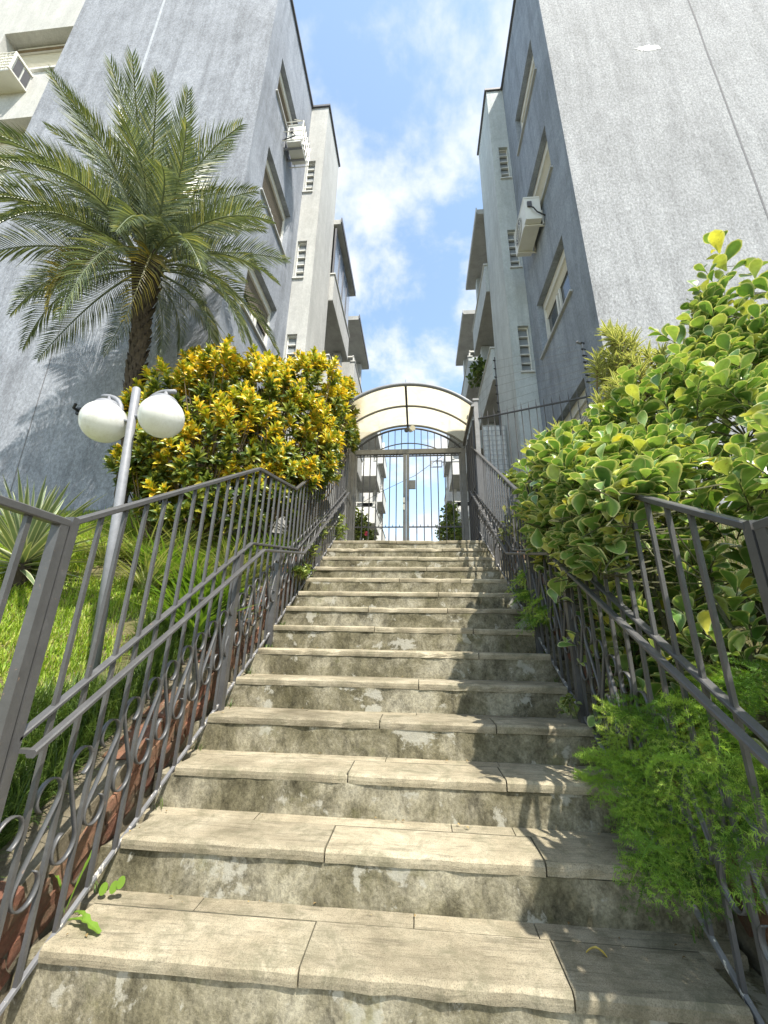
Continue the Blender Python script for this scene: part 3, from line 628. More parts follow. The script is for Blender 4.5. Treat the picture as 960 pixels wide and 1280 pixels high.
def far_building(s, label):
    b_ = thing('apartment_building', label, 'building')
    Xb = -2.2 if s < 0 else 2.0; Xw = s * 3.5
    part('front_wall', sheet(sheet(MB(), 'Y', 17.6, min(Xw, s * 14), max(Xw, s * 14), 1.5, 15.3, [], 0.1), 'X', Xw, 17.6, 34, 1.5, 15.3), 'far_white', b_)
    part('roof', MB().box(Xw, s * 14, 17.62, 34, 15.3, 15.4), 'cap_dark', b_)
    for (y0, y1) in ((18.6, 21.2), (22.9, 25.5)):
        for zf in (12.45, 9.68, 6.95, 4.2):
            balcony(b_, s, Xb, Xw, y0, y1, zf, 'far_white', rail=True)
            part('window', MB().box(s * 2.45, s * 3.3, y1 + 0.2, y1 + 0.25, zf + 1.0, zf + 2.2), 'glass_dark', b_)
    return b_
far_building(-1, 'far white block with railed balconies seen through the left gate leaf')
far_building(1, 'far pale block with balconies seen at the right end of the gate')

# air conditioners
def split_unit(x0, x1, y0, y1, z0, z1, s, label, cage=False):
    t_ = thing('air_conditioner', label, 'air conditioner', None, ((x0 + x1) / 2, (y0 + y1) / 2, z0))
    wpart('body', MB().box(x0, x1, y0, y1, z0, z1).box(x0 - 0.006, x1 + 0.006, y0 - 0.006, y1 + 0.006, z1 - 0.03, z1 + 0.006), 'ac_white', t_)
    xf = x0 if s > 0 else x1; d = -s
    yc, zc, r = y0 + (y1 - y0) * 0.6, (z0 + z1) / 2, min(z1 - z0, y1 - y0) * 0.42
    wpart('fan_grille', MB().add([(xf + d * 0.004, yc + r * math.cos(2 * PI * i / 20), zc + r * math.sin(2 * PI * i / 20)) for i in range(20)], [tuple(range(20))]), 'ac_dark', t_)
    g_ = MB()
    for rr in (1, 0.75, 0.5, 0.25): g_.tube([(xf + d * 0.014, yc + r * rr * math.cos(2 * PI * i / 20), zc + r * rr * math.sin(2 * PI * i / 20)) for i in range(21)], 0.005, 4, False)
    for a in range(4): g_.box(xf + d * 0.012, xf + d * 0.018, yc - 0.004 + (a - 1.5) * r * 0.45, yc + 0.004 + (a - 1.5) * r * 0.45, zc - r * 0.85, zc + r * 0.85)
    wpart('grille', g_, 'ac_white', t_)
    wall = 2.5 if s > 0 else -2.8
    xa, xb = sorted((wall, xf))
    for yy in (y0 + 0.1, y1 - 0.12): wpart('bracket', MB().box(xa, xb, yy, yy + 0.03, z0 - 0.04, z0 - 0.008).box(wall - s * 0.03, wall - s * 0.002, yy, yy + 0.03, z0 - 0.042, z0 + 0.35), 'frame_white' if s > 0 else 'pole_grey', t_)
    wpart('valve_cover', MB().box(x0 + 0.05, x0 + 0.13, y0 - 0.03, y0 - 0.0065, z0 + 0.3, z0 + 0.42), 'ac_dark', t_)
    wpart('pipe', MB().tube([(x0 + 0.1, y0 - 0.02, z0 + 0.3), (x0 + 0.14, y0 - 0.06, z0 + 0.2), (x0 + 0.2, y0 - 0.04, z0 + 0.12), (wall - s * 0.01, y0 - 0.01, z0 + 0.05)], 0.012, 6), 'insulator', t_)
    if cage:
        c_ = MB(); xo = xf + d * 0.03; x_in = wall - s * 0.02
        for zz_ in (z0 - 0.02, (z0 + z1) / 2, z1 + 0.04): c_.tube([(x_in, y0 - 0.04, zz_), (xo, y0 - 0.04, zz_), (xo, y1 + 0.04, zz_), (x_in, y1 + 0.04, zz_)], 0.011, 5)
        for i in range(6): yy = y0 - 0.04 + (y1 - y0 + 0.08) * i / 5; c_.tube([(xo, yy, z0 - 0.02), (xo, yy, z1 + 0.04), ((xo + x_in) / 2, yy, z1 + 0.12)], 0.010, 5)
        wpart('cage', c_, 'frame_white', t_)
split_unit(2.14, 2.43, 3.92, 4.68, 8.42, 8.98, 1, 'white air conditioner on brackets high on the right building, under a shuttered window')
split_unit(-2.70, -2.38, 3.98, 4.42, 11.32, 11.88, -1, 'white caged air conditioner high on the left building near its roof', True)
t_ = thing('air_conditioner', 'boxy white window air conditioner under a shutter, top left corner', 'air conditioner', None, (-8.7, 2.8, 12.0))
wpart('body', MB().box(-9.4, -8.2, 2.70, 3.05, 12.0, 12.52), 'ac_white', t_)
fr = MB()
for i in range(13): fr.box(-9.4 + i * 0.098, -9.388 + i * 0.098, 2.665, 2.68, 12.0, 12.52)
for i in range(6): fr.box(-9.42, -8.18, 2.65, 2.664, 12.0 + i * 0.10, 12.012 + i * 0.10)
wpart('cage', fr, 'frame_white', t_)
wpart('side_vent', MB().box(-8.199, -8.185, 2.74, 2.86, 12.06, 12.46), 'ac_dark', t_); wpart('side_vent', MB().box(-8.199, -8.185, 2.90, 3.02, 12.06, 12.46), 'ac_dark', t_)
wpart('frame', MB().box(-8.20, -8.17, 2.66, 2.70, 11.99, 12.55).box(-8.20, -8.17, 2.70, 3.04, 12.49, 12.55).box(-8.20, -8.17, 2.70, 3.04, 11.99, 12.03), 'frame_white', t_)

# white lattice screen beyond the right vestibule
t_ = thing('lattice_screen', 'bright white square lattice screen between the gate post and the right tower', 'screen')
part('backing', MB().box(1.55, 2.04, 6.42, 6.46, 2.3, 5.55), 'peeled', t_)
mb = MB()
for i in range(6): mb.box(1.55 + i * 0.095, 1.563 + i * 0.095, 6.38, 6.415, 2.3, 5.55)
for i in range(28): mb.box(1.54, 2.045, 6.37, 6.379, 2.35 + i * 0.118, 2.363 + i * 0.118)
part('lattice', mb, 'sill', t_)

# ------------------------------------------------------------------ gate, vestibule and its vaulted canopy
GY = 5.4; ZG = 2.30
def arc(y, zs, hw, sag, n=28, cx_=-0.08):
    Rr = (hw * hw + sag * sag) / (2 * sag); a = math.asin(hw / Rr)
    return [(cx_ + Rr * math.sin(-a + 2 * a * i / n), y, zs + sag - Rr + Rr * math.cos(-a + 2 * a * i / n)) for i in range(n + 1)]
gate = thing('gate', 'grey two-leaf barred metal gate at the top of the stairs', 'gate', None, (-0.1, GY, ZG))
mb = MB().box(-1.18, -1.10, GY - 0.04, GY + 0.04, ZG, 4.50).box(0.93, 1.01, GY - 0.04, GY + 0.04, ZG, 4.50).box(-1.10, 0.93, GY - 0.035, GY + 0.035, 4.405, 4.50)
wpart('gate_frame', mb, 'gate_iron', gate)
for x0, x1 in ((-1.095, -0.115), (-0.108, 0.925)):
    leaf = bpy.data.objects.new('gate_leaf', None); COL.objects.link(leaf); leaf.parent = gate
    def gp(n_, m_, mt='gate_iron'):
        m_.v = [(a + 0.1, b_ - GY, c_ - ZG) for a, b_, c_ in m_.v]; return part(n_, m_, mt, leaf)
    xc = x1 if x1 < 0 else x0; sg = -1 if x1 < 0 else 1
    gp('stile', MB().box(xc, xc + sg * 0.055, GY - 0.03, GY + 0.03, ZG + 0.02, 4.40)); xh = x0 if x1 < 0 else x1
    gp('stile', MB().box(xh, xh - sg * 0.035, GY - 0.02, GY + 0.02, ZG + 0.02, 4.40))
    xa, xb = sorted((xc + sg * 0.055, xh - sg * 0.035))
    for zb in (4.355, 2.93): gp('cross_bar', MB().box(xa, xb, GY - 0.009, GY + 0.009, zb, zb + 0.022), 'panel_dark')
    n = 7
    for i in range(1, n):
        x = xa + (xb - xa) * i / n
        gp('baluster', MB().box(x - 0.009, x + 0.009, GY - 0.0095, GY + 0.0095, ZG + 0.03, 4.395), 'panel_dark')
    for zb in (4.377, 2.952):
        m_ = MB()
        for i in range(n):
            x = xa + (xb - xa) * (i + 0.5) / n; m_.add([(x - 0.009, GY - 0.006, zb), (x + 0.009, GY - 0.006, zb), (x + 0.009, GY + 0.006, zb), (x - 0.009, GY + 0.006, zb), (x, GY, zb + 0.055)], [(0, 1, 4), (1, 2, 4), (2, 3, 4), (3, 0, 4)])
        gp('spike', m_, 'panel_dark')
wpart('lock_box', MB().box(-0.052, 0.065, GY - 0.055, GY - 0.02, 3.67, 3.84), 'gate_iron', gate)
wpart('lock', MB().box(-0.175, -0.135, GY - 0.05, GY - 0.031, 3.40, 3.50).box(-0.175, -0.135, GY - 0.052, GY - 0.031, 3.26, 3.37), 'frame_white', gate)
m_ = MB(); m_.tube(arc(GY, 4.51, 1.02, 0.46), 0.020, 6); wpart('arch', m_, 'panel_dark', gate)
m_ = MB(); m_.tube(arc(GY, 4.51, 0.55, 0.13, 16), 0.012, 5); wpart('arch', m_, 'panel_dark', gate)
top = arc(GY, 4.51, 1.02, 0.46, 200)
for i in range(1, 16):
    x = -1.10 + 0.128 * i; zt = max(p[2] for p in top if abs(p[0] - x) < 0.02) if abs(x + 0.08) < 1.0 else 4.6
    wpart('baluster', MB().box(x - 0.007, x + 0.007, GY - 0.007, GY + 0.007, 4.502, zt - 0.012), 'panel_dark', gate)

can = thing('entrance_canopy', 'arched canopy of weathered yellowish sheet over the gate', 'canopy', None, (-0.08, 4.7, ZG))
Y0, Y1, ZS, HW, SG = 4.02, 5.34, 4.58, 1.06, 0.42
def rib(y, r, zs=ZS, sg=SG): return MB().tube(arc(y, zs, HW, sg), r, 7)
for y, r in ((Y0, 0.032), (4.66, 0.020), (Y1, 0.022)): wpart('rib', rib(y, r), 'pole_grey' if y == Y0 else 'gate_iron', can, True)
a0, a1 = arc(Y0 + 0.015, ZS + 0.028, HW, SG, 28), arc(Y1, ZS + 0.028, HW, SG, 28)
for (u0, u1) in ((0, 14), (14, 28)):
    v = []
    for i in range(u0, u1 + 1): v += [a0[i], a1[i]]
    wpart('roof_sheet', MB().add(v, [(2 * i, 2 * i + 2, 2 * i + 3, 2 * i + 1) for i in range(u1 - u0)]), 'canopy_sheet', can, True)
wpart('ridge_bar', MB().box(-0.098, -0.062, Y0, Y1, ZS + SG - 0.045, ZS + SG - 0.008), 'panel_dark', can)
wpart('eave_bar', MB().box(-1.17, -1.12, Y0 - 0.02, 5.36, ZS - 0.05, ZS), 'gate_iron', can); wpart('eave_bar', MB().box(0.96, 1.01, Y0 - 0.02, 5.36, ZS - 0.05, ZS), 'gate_iron', can)
wpart('finial', MB().box(-0.083, -0.077, Y0 - 0.003, Y0 + 0.003, ZS + SG, ZS + SG + 0.09), 'panel_dark', can)
for xx in (-1.20, 1.09):
    wpart('post', MB().box(xx - 0.035, xx + 0.035, 4.32, 4.40, 2.2, ZS + 0.26).box(xx - 0.05, xx + 0.05, 4.305, 4.415, ZS + 0.262, ZS + 0.30), 'gate_iron', can)
for s_, xx in ((-1, -1.155), (1, 1.045)):
    wpart('side_panel', MB().box(xx - 0.008, xx + 0.008, 4.41, 5.37, 2.30, ZS - 0.055), 'gate_iron' if s_ < 0 else 'panel_dark', can)  # right panel gets a darker colour, standing in for its shaded face
    m_ = MB()
    for i in range(5): m_.box(xx - 0.022, xx + 0.022, 4.42 + i * 0.22, 4.44 + i * 0.22, 2.30, ZS - 0.056)
    m_.box(xx - 0.021, xx + 0.021, 4.41, 5.36, 3.35, 3.38).box(xx - 0.021, xx + 0.021, 4.41, 5.36, 2.5, 2.53)
    wpart('panel_frame', m_, 'gate_iron' if s_ < 0 else 'panel_dark', can)  # right frame takes the same painted-in shade
lt = thing('ceiling_spotlight', 'small white spotlight hanging under the canopy ridge above the gate', 'lamp', None, (-0.03, 5.28, 4.86))
wpart('housing', MB().tube([(-0.03, 5.30, 4.87), (0.02, 5.16, 4.84)], [0.045, 0.055], 12), 'frame_white', lt); wpart('mount', MB().tube([(-0.07, 5.31, 4.95), (-0.06, 5.30, 4.88), (-0.03, 5.3, 4.87)], 0.016, 6).tube([(-0.11, 5.29, 4.86), (-0.09, 5.2, 4.84)], 0.04, 8), 'panel_dark', lt)

# ornamental bracket sign frame beyond the gate, and the overhead cable
sg_ = thing('bracket_sign', 'empty wrought frame on a wall bracket seen through the right gate leaf', 'sign', None, (1.0, 13, 7.5))
m_ = MB()
for a in ((0.64, 7.57, 1.08, 7.60), (0.64, 7.83, 1.08, 7.86), (0.64, 7.6, 0.67, 7.83), (1.05, 7.6, 1.08, 7.83), (1.08, 7.78, 2.4, 7.81)): m_.box(a[0], a[2], 12.98, 13.02, a[1], a[3])
wpart('frame', m_, 'sill', sg_)
for q in range(2):
    m_ = MB().tube([(0.70 + q * 0.19 + 0.03 * math.sin(i), 13.0, 7.64 + i * 0.028 + 0.02 * math.cos(i * 1.3)) for i in range(7)], 0.012, 5); wpart('scroll', m_, 'sill', sg_)
cb = part('overhead_cable', MB().tube([(-3.4, 15.9, 6.6), (-1.5, 15.0, 7.35), (0.0, 14.2, 7.75), (1.2, 13.6, 8.4), (3.38, 12.9, 9.8)], 0.010, 4), 'cable'); tag(cb, 'thin dark cable hanging across the sky behind the gate', 'cable')

# ------------------------------------------------------------------ spiked fence and electric fence on the right
fn = thing('spiked_fence', 'tall thin spiked bar fence between canopy post and right building corner', 'fence', None, (1.8, 3.7, 2.3))
A, B = Vector((1.12, 4.33, 4.50)), Vector((2.43, 3.22, 4.13))
wpart('top_rail', MB().tube([A, B], 0.016, 6), 'panel_dark', fn)
wpart('bottom_rail', MB().tube([(A.x, A.y, 2.55), (B.x, B.y, 2.62)], 0.014, 6), 'panel_dark', fn)
for i in range(15):
    p = A.lerp(B, (i + 0.5) / 15); wpart('baluster', MB().tube([(p.x, p.y, 2.35), (p.x, p.y, p.z + 0.05), (p.x, p.y, p.z + 0.14)], [0.007, 0.007, 0.001], 5), 'iron', fn)
ef = thing('electric_fence', 'electric fence of thin wires and insulators above the spiked fence', 'fence', None, (2.4, 3.2, 2.4))
P1 = Vector((2.40, 3.14, 0)); P2 = Vector((1.50, 4.50, 0))
wpart('pole', MB().tube([(P1.x, P1.y, 2.4), (P1.x, P1.y, 4.45), (P1.x - 0.02, P1.y - 0.01, 4.9), (P1.x - 0.10, P1.y - 0.03, 4.93)], 0.017, 8), 'pole_grey', ef)
wpart('pole', MB().tube([(P2.x, P2.y, 4.28), (P2.x, P2.y, 5.85)], 0.011, 6), 'panel_dark', ef)
for i in range(7):
    za, zb = 4.28 + i * 0.105, 4.72 + i * 0.175
    wpart('insulator', MB().tube([(P1.x - 0.045, P1.y - 0.03, za), (P1.x + 0.01, P1.y, za + 0.01)], 0.014, 6), 'insulator', ef)
    wpart('insulator', MB().tube([(P2.x - 0.03, P2.y - 0.02, zb), (P2.x + 0.01, P2.y, zb)], 0.013, 6), 'insulator', ef)
    wpart('wire', MB().tube([(P1.x - 0.04, P1.y - 0.02, za), (P2.x, P2.y, zb), (P2.x - 0.35, P2.y + 1.5, zb + 0.3)], 0.0022, 3), 'wire', ef)

# ------------------------------------------------------------------ twin globe lamp
lamp = thing('street_lamp', 'grey post lamp with two white globes, standing on the left lawn', 'street lamp', None, (-1.66, 0.60, 0.86))
b0, t0 = Vector((-1.645, 0.60, 0.72)), Vector((-1.80, 0.60, 2.56))
def on(z): return b0.lerp(t0, (z - b0.z) / (t0.z - b0.z))
wpart('post', MB().tube([b0, on(1.6), t0, t0 + Vector((-0.001, 0, 0.008))], [0.029, 0.027, 0.026, 0.020], 16), 'pole_grey', lamp, True)
for gc, sg1 in ((Vector((-1.955, 0.58, 2.30)), -1), (Vector((-1.575, 0.60, 2.335)), 1)):
    root = bpy.data.objects.new('lamp_head', None); COL.objects.link(root); root.parent = lamp
    def lp(n_, m_, mt, sm=True):
        L = lamp.location; m_.v = [(a - L[0], b_ - L[1], c_ - L[2]) for a, b_, c_ in m_.v]; return part(n_, m_, mt, root, sm)
    r = 0.138
    lp('globe', MB().lathe([(r * math.sin(PI * i / 20) + 1e-4, -r * math.cos(PI * i / 20)) for i in range(21)], gc, 28), 'globe')
    tz = gc.z + r
    lp('cap', MB().lathe([(0.085, -0.035), (0.078, -0.012), (0.06, 0.006), (0.025, 0.016), (0.016, 0.022), (0.016, 0.055), (0.0001, 0.055)], (gc.x, gc.y, tz), 20), 'pole_grey')
    px = on(gc.z + 0.02).x; xi = px + sg1 * 0.075
    arcp = [(xi, gc.y, gc.z - 0.045), (xi, gc.y, gc.z + 0.03)] + [(xi + sg1 * (0.13 - 0.13 * math.cos(a)), gc.y, gc.z + 0.06 + 0.135 * math.sin(a)) for a in [PI / 2 * k / 7 for k in range(8)]] + [(gc.x + sg1 * 0.06, gc.y, gc.z + 0.193)]
    lp('arm', MB().tube(arcp, 0.0165, 8), 'pole_grey')
    lp('strut', MB().tube([(px, 0.6, gc.z + 0.01), (xi, gc.y, gc.z + 0.012)], 0.014, 8), 'pole_grey')
# small dark bracket on the left gable
wl = part('wall_hook', MB().tube([(-4.60, 2.89, 3.93), (-4.60, 2.80, 3.93), (-4.56, 2.78, 3.98)], 0.02, 6).box(-4.63, -4.57, 2.87, 2.898, 3.88, 3.98), 'insulator'); tag(wl, 'small black hook on the grey-blue wall just left of the lamp globes', 'hook')

# ------------------------------------------------------------------ palm tree
PX, PY, PZ = -3.22, 1.90, 5.42
palm = thing('palm_tree', 'feathery date palm in front of the left grey-blue wall', 'palm tree', None, (PX + 0.12, PY, 1.85))
prof = []; v = []
nseg = 46
mb = MB(); pts = []; rs = []
for i in range(nseg + 1):
    u = i / nseg; z = 1.75 + (PZ - 0.05 - 1.75) * u
    pts.append((PX + 0.46 * (1 - u), PY, z)); rs.append(0.055 + 0.010 * (i % 2) + 0.095 * max(0, (u - 0.72) / 0.28) ** 1.2 - 0.1 * max(0, (u - 0.95) / 0.05))
mb.tube(pts, rs, 14)
wpart('trunk', mb, 'palm_trunk', palm)
stub = []
for i in range(230):
    u = 0.45 + 0.55 * i / 230; a = i * 2.399; z = 1.75 + (PZ - 1.8) * u; rr = 0.045 + 0.095 * max(0, (u - 0.72) / 0.28) ** 1.2
    c = Vector((PX + 0.46 * (1 - u) + rr * math.cos(a), PY + rr * math.sin(a), z)); stub.append(basis(c, (math.cos(a) * 0.6, math.sin(a) * 0.6, 1.0), 0, R(0.8, 1.3)))
t_ = (np.array([(-0.03, 0, 0), (0.03, 0, 0), (0.018, 0.11, 0.0), (-0.018, 0.11, 0.0), (-0.03, 0, -0.03), (0.03, 0, -0.03)]), np.array([(0, 1, 2, 3), (0, 3, 4, 4), (1, 5, 2, 2), (4, 5, 2, 3)]), None)
V, F, _ = merge((t_[0], np.array([(0, 1, 2, 3), (4, 5, 2, 3)]), None), stub)
put('leaf_base', np_mesh('leaf_base', V - np.array(palm.location), F), 'palm_trunk', palm, kind='stuff')
def frond_mesh(L, droop, nleaf=56, ymax=None, tail=0.36):
    """frond along +Y arching down by droop, built of a rachis and folded leaflets"""
    P = lambda u: Vector((0, L * (u - 0.10 * droop * u ** 2), L * (0.16 * math.sin(u * PI * 0.7) - droop * u ** 2.1 * 0.62)))
    mb = MB().tube([P(i / 12) for i in range(13)], [0.013 * (1 - 0.8 * i / 12) + 0.002 for i in range(13)], 5)
    v, f = list(mb.v), []
    q = [x for x in mb.f]
    LV, LF = [], []
    for i in range(nleaf):
        u = 0.16 + 0.84 * i / (nleaf - 1); p = P(u); d = (P(min(1, u + 0.02)) - P(u - 0.02)).normalized(); nrm = Vector((1, 0, 0)).cross(d)
        ll = tail * math.sin(PI * (0.12 + 0.83 * ((u - 0.16) / 0.84)) ** 0.85) * R(0.86, 1.08) + 0.03
        for s_ in (-1, 1):
            dirv = (Vector((s_, 0, 0)) * R(0.72, 0.9) + d * (0.55 + 0.9 * u * u) + nrm * R(0.28, 0.5)).normalized()
            w = 0.0068; wv = (dirv.cross(nrm)).normalized() * w; gv = Vector((0, 0, -1)) * ll
            o = len(LV)
            m1, m2 = p + dirv * ll * 0.45 + gv * 0.03, p + dirv * ll + gv * R(0.16, 0.34)
            up = nrm * 0.006
            LV += [p - wv * 0.5, p + wv * 0.5, m1 - wv + up, m1 + wv + up, m1 - up, m2]
            LF += [(o, o + 2, o + 4, o + 4), (o, o + 4, o + 1, o + 1), (o + 1, o + 4, o + 3, o + 3), (o + 2, o + 5, o + 4, o + 4), (o + 4, o + 5, o + 3, o + 3)]
    o = len(v); v += [tuple(p) for p in LV]; q += [tuple(dict.fromkeys(i + o for i in f_)) for f_ in LF]
    me = bpy.data.meshes.new('frond'); me.from_pydata(v, [], q); me.update(); return me
fm = []
for k, (dr, L) in enumerate([(0.2, 1.62), (0.5, 1.66), (0.85, 1.6), (1.15, 1.5), (0.35, 1.5), (0.65, 1.7)]):
    me = frond_mesh(L, dr); me.materials.append(MATS['palm_leaf']); fm.append((dr, me))
    if k == 3: me_old = frond_mesh(1.35, 1.25, 40); me_old.materials.append(MATS['palm_old'])
cen = Vector((PX, PY, PZ)); k = 0
NFR = 80
for i in range(NFR):
    a = i * 2.39996 + R(-0.15, 0.15); u = (i + 0.5) / NFR      # u: 0 young and upright ... 1 old and hanging
    if math.sin(a) > 0.45 and u > 0.25 and i % 2: continue
    elev = math.radians(84 - 126 * u ** 1.1 + R(-6, 6)); sc_ = 1.0 if u > 0.45 else (1.14 if u > 0.05 else 0.85)
    back = max(0, math.sin(a)) * math.cos(elev); reach = 1.5 * sc_
    if reach * back > 0.82: sc_ *= 0.82 / (reach * back)
    dr = 0.2 + 0.75 * u
    me = min(fm, key=lambda q: abs(q[0] - dr - R(-0.2, 0.2)))[1]
    if u > 0.86 and i % 2: me = me_old
    dirv = Vector((math.cos(a) * math.cos(elev), math.sin(a) * math.cos(elev), math.sin(elev)))
    base = Vector((0.12 * math.cos(a) * u, 0.12 * math.sin(a) * u, -0.18 * u)) + cen - palm.location
    put('frond', me, None, palm, Matrix(basis(base, dirv, R(-0.35, 0.35), sc_ * R(0.92, 1.08))))

# ------------------------------------------------------------------ croton
CRO = thing('croton_shrub', 'broad yellow and green croton shrub beside the palm trunk', 'shrub', None, (-2.0, 2.8, 2.3))
tm = leaf_tmpl(0.105, 0.0185, [0.25, 0.8, 1.0, 0.85, 0.12], curl=0.25, fold=0.25)
def rosette(nl, spread, L=1.0):
    mats_ = []
    for i in range(nl):
        a = i * 2.39996; e = math.radians(82 - spread * (i / nl)); d = Vector((math.cos(a) * math.cos(e), math.sin(a) * math.cos(e), math.sin(e)))
        mats_.append(basis((0, 0, 0.03 - 0.06 * i / nl), d, R(-0.4, 0.4), L * R(0.85, 1.15)))
    return merge(tm, mats_)
rmesh = [np_mesh('rosette', *rosette(17, 75)) for _ in range(4)]
for me in rmesh[:3]: me.materials.append(MATS['croton_leaf'])
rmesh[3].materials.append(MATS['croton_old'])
blobs = [(205, 560, 2.05, 0.42), (235, 505, 2.2, 0.45), (290, 490, 2.3, 0.50), (345, 510, 2.6, 0.44), (300, 555, 2.2, 0.50), (370, 550, 2.8, 0.48), (245, 580, 2.1, 0.42), (395, 500, 3.3, 0.50), (425, 520, 4.0, 0.42), (195, 590, 2.0, 0.30), (320, 480, 2.7, 0.34), (265, 475, 2.5, 0.34), (385, 480, 3.1, 0.36), (432, 500, 4.2, 0.3), (438, 540, 4.4, 0.28), (400, 560, 3.2, 0.35), (180, 525, 2.05, 0.25), (230, 630, 2.1, 0.40), (290, 615, 2.2, 0.42), (340, 600, 2.5, 0.42), (380, 585, 3.0, 0.38)]
cl = [(at(x, y, Y), r) for x, y, Y, r in blobs]
def inside(p, cl, m=1.0): return any((p - c).length < r * m for c, r in cl)
sites = []
tries = 0
while len(sites) < 1700 and tries < 90000:
    tries += 1
    c, r = cl[random.randrange(len(cl))]; d = rdir(); p = c + d * r * (R(0.6, 1.16) if random.random() < 0.8 else R(0.2, 1))
    if p.y > 2.78 and p.x < -2.72: continue
    if p.x > -0.98 or p.z < ground(p.x, p.y) + 0.12: continue
    if inside(p, [q for q in cl if q[0] is not c], 0.78): continue
    if any((p - s_[0]).length < 0.055 for s_ in sites[-260:]): continue
    cc = sum((q[0] for q in cl), Vector()) / len(cl)
    n_ = (d * 0.75 + Vector((0.15, -0.35, 0.75))).normalized(); sites.append((p, n_, d))
sites.sort(key=lambda s_: (s_[0] - CAM).length - 0.8 * (s_[2].z - s_[2].y))
loc = CRO.location
big = []
rt = [rosette(15, 75), rosette(15, 60)]
for i, (p, n_, d) in enumerate(sites):
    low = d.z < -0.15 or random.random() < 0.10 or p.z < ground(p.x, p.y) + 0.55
    s_ = R(0.85, 1.25)
    q = Matrix(basis(p - loc, Vector((0, 0, 0.0)) + n_, 0, s_)) @ Matrix.Rotation(-PI / 2, 4, 'X') @ Matrix.Rotation(R(0, 6.28), 4, 'Z')
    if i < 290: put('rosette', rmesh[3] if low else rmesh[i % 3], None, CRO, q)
    else: big.append((q, low))
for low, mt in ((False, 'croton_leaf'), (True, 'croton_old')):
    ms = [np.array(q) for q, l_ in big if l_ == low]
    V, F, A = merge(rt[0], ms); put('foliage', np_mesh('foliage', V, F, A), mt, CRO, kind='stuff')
mb = MB(); gb = [Vector((-2.55, 2.15, 1.9)), Vector((-2.2, 2.3, 2.0)), Vector((-1.75, 2.8, 2.1)), Vector((-1.5, 3.4, 2.2))]
for p, n_, d in sites[::5]:
    g0 = min(gb, key=lambda g_: (g_ - p).length) + Vector((R(-.08, .08), R(-.08, .08), 0)); m_ = g0.lerp(p, 0.55) + Vector((0, 0, -0.12)) + rdir() * 0.05
    mb.tube([g0 - loc, m_ - loc, p - loc], [0.014, 0.008, 0.003], 4, False)
part('branches', mb, 'stem', CRO)

# ------------------------------------------------------------------ big variegated shrub on the right
def clear_of_rail(p): return p.x > 1.07 or (p.x > 0.86 and 0.15 < p.y < 2.1 and p.z > 1.18 + 0.36 * p.y)
SH = thing('variegated_shrub', 'big shrub of round green leaves with yellow rims, right of the stairs', 'shrub', None, (1.7, 0.9, 0.9))
lt_ = leaf_tmpl(0.124, 0.043, [0.10, 0.34, 0.68, 0.94, 1.0, 0.80, 0.30], curl=0.14, fold=0.16, droop=0.1)
blobs = [(800, 505, 1.1, 0.28), (850, 480, 1.0, 0.22), (780, 545, 1.2, 0.28), (900, 440, 0.95, 0.17), (760, 575, 1.15, 0.25), (885, 385, 1.0, 0.10), (950, 430, 0.9, 0.20), (895, 480, 1.0, 0.20), (930, 500, 0.75, 0.34), (850, 530, 1.0, 0.36), (920, 570, 0.6, 0.42), (790, 560, 1.15, 0.40), (730, 580, 1.4, 0.34), (690, 600, 1.75, 0.30), (700, 640, 1.6, 0.30), (760, 620, 1.2, 0.40), (830, 610, 0.9, 0.42), (700, 690, 1.35, 0.28), (770, 690, 1.0, 0.40), (850, 700, 0.75, 0.45), (930, 690, 0.55, 0.45), (730, 770, 1.05, 0.30), (820, 790, 0.75, 0.40), (900, 800, 0.5, 0.42), (955, 830, 0.3, 0.3), (960, 500, 0.5, 0.28), (955, 620, 0.35, 0.35), (780, 850, 0.8, 0.28), (870, 880, 0.5, 0.3)]
cl = []
for x, y, Y, r_ in blobs:
    p = at(x, y, Y)
    if p.x < 1.02 + r_ * 0.75: p.x = 1.02 + r_ * 0.75
    cl.append((p, r_))
for x, y, Y, r_ in ((722, 606, 1.0, 0.24), (700, 575, 1.25, 0.22), (742, 640, 0.85, 0.20), (690, 640, 1.35, 0.2), (765, 590, 0.7, 0.2), (800, 590, 0.6, 0.22), (680, 680, 1.5, 0.14)): cl.append((at(x, y, Y), r_))
for x, y, r_ in ((715, 605, 0.17), (748, 625, 0.15), (690, 650, 0.14), (775, 605, 0.13), (725, 665, 0.13), (705, 705, 0.10), (760, 665, 0.10), (700, 575, 0.14)): cl.append((at(x, y, X=0.99), r_))
for a in ((1.62, -0.45, 1.75, 0.48), (1.44, -0.5, 2.15, 0.30), (1.62, -0.85, 1.45, 0.46), (1.55, -0.6, 2.05, 0.4), (1.75, 0.1, 1.9, 0.34), (1.55, -0.35, 1.2, 0.36), (1.6, -1.2, 1.2, 0.4)): cl.append((Vector(a[:3]), a[3]))
def sprig_leaves(p, d, n, Ls=1.0, step=0.026):
    out_ = []
    side = d.orthogonal().normalized()
    for i in range(n):
        a = i * 2.39996 + R(-.3, .3); q = p - d * step * i
        rad = (Matrix.Rotation(a, 3, d) @ side)
        e = 0.85 - 0.5 * (i / n)
        dl = (d * e + rad * (1.15 - e * 0.45) + Vector((0, -0.10, 0.22))).normalized()
        out_.append((q + rad * 0.004, dl, R(-0.5, 0.5), Ls * R(0.75, 1.12) * (0.75 + 0.35 * min(1, i / 4))))
    return out_
leaves = []; stems = []
random.seed(21)
tr_ = 0; tips = []
ccen = Vector((1.9, 0.9, 1.6))
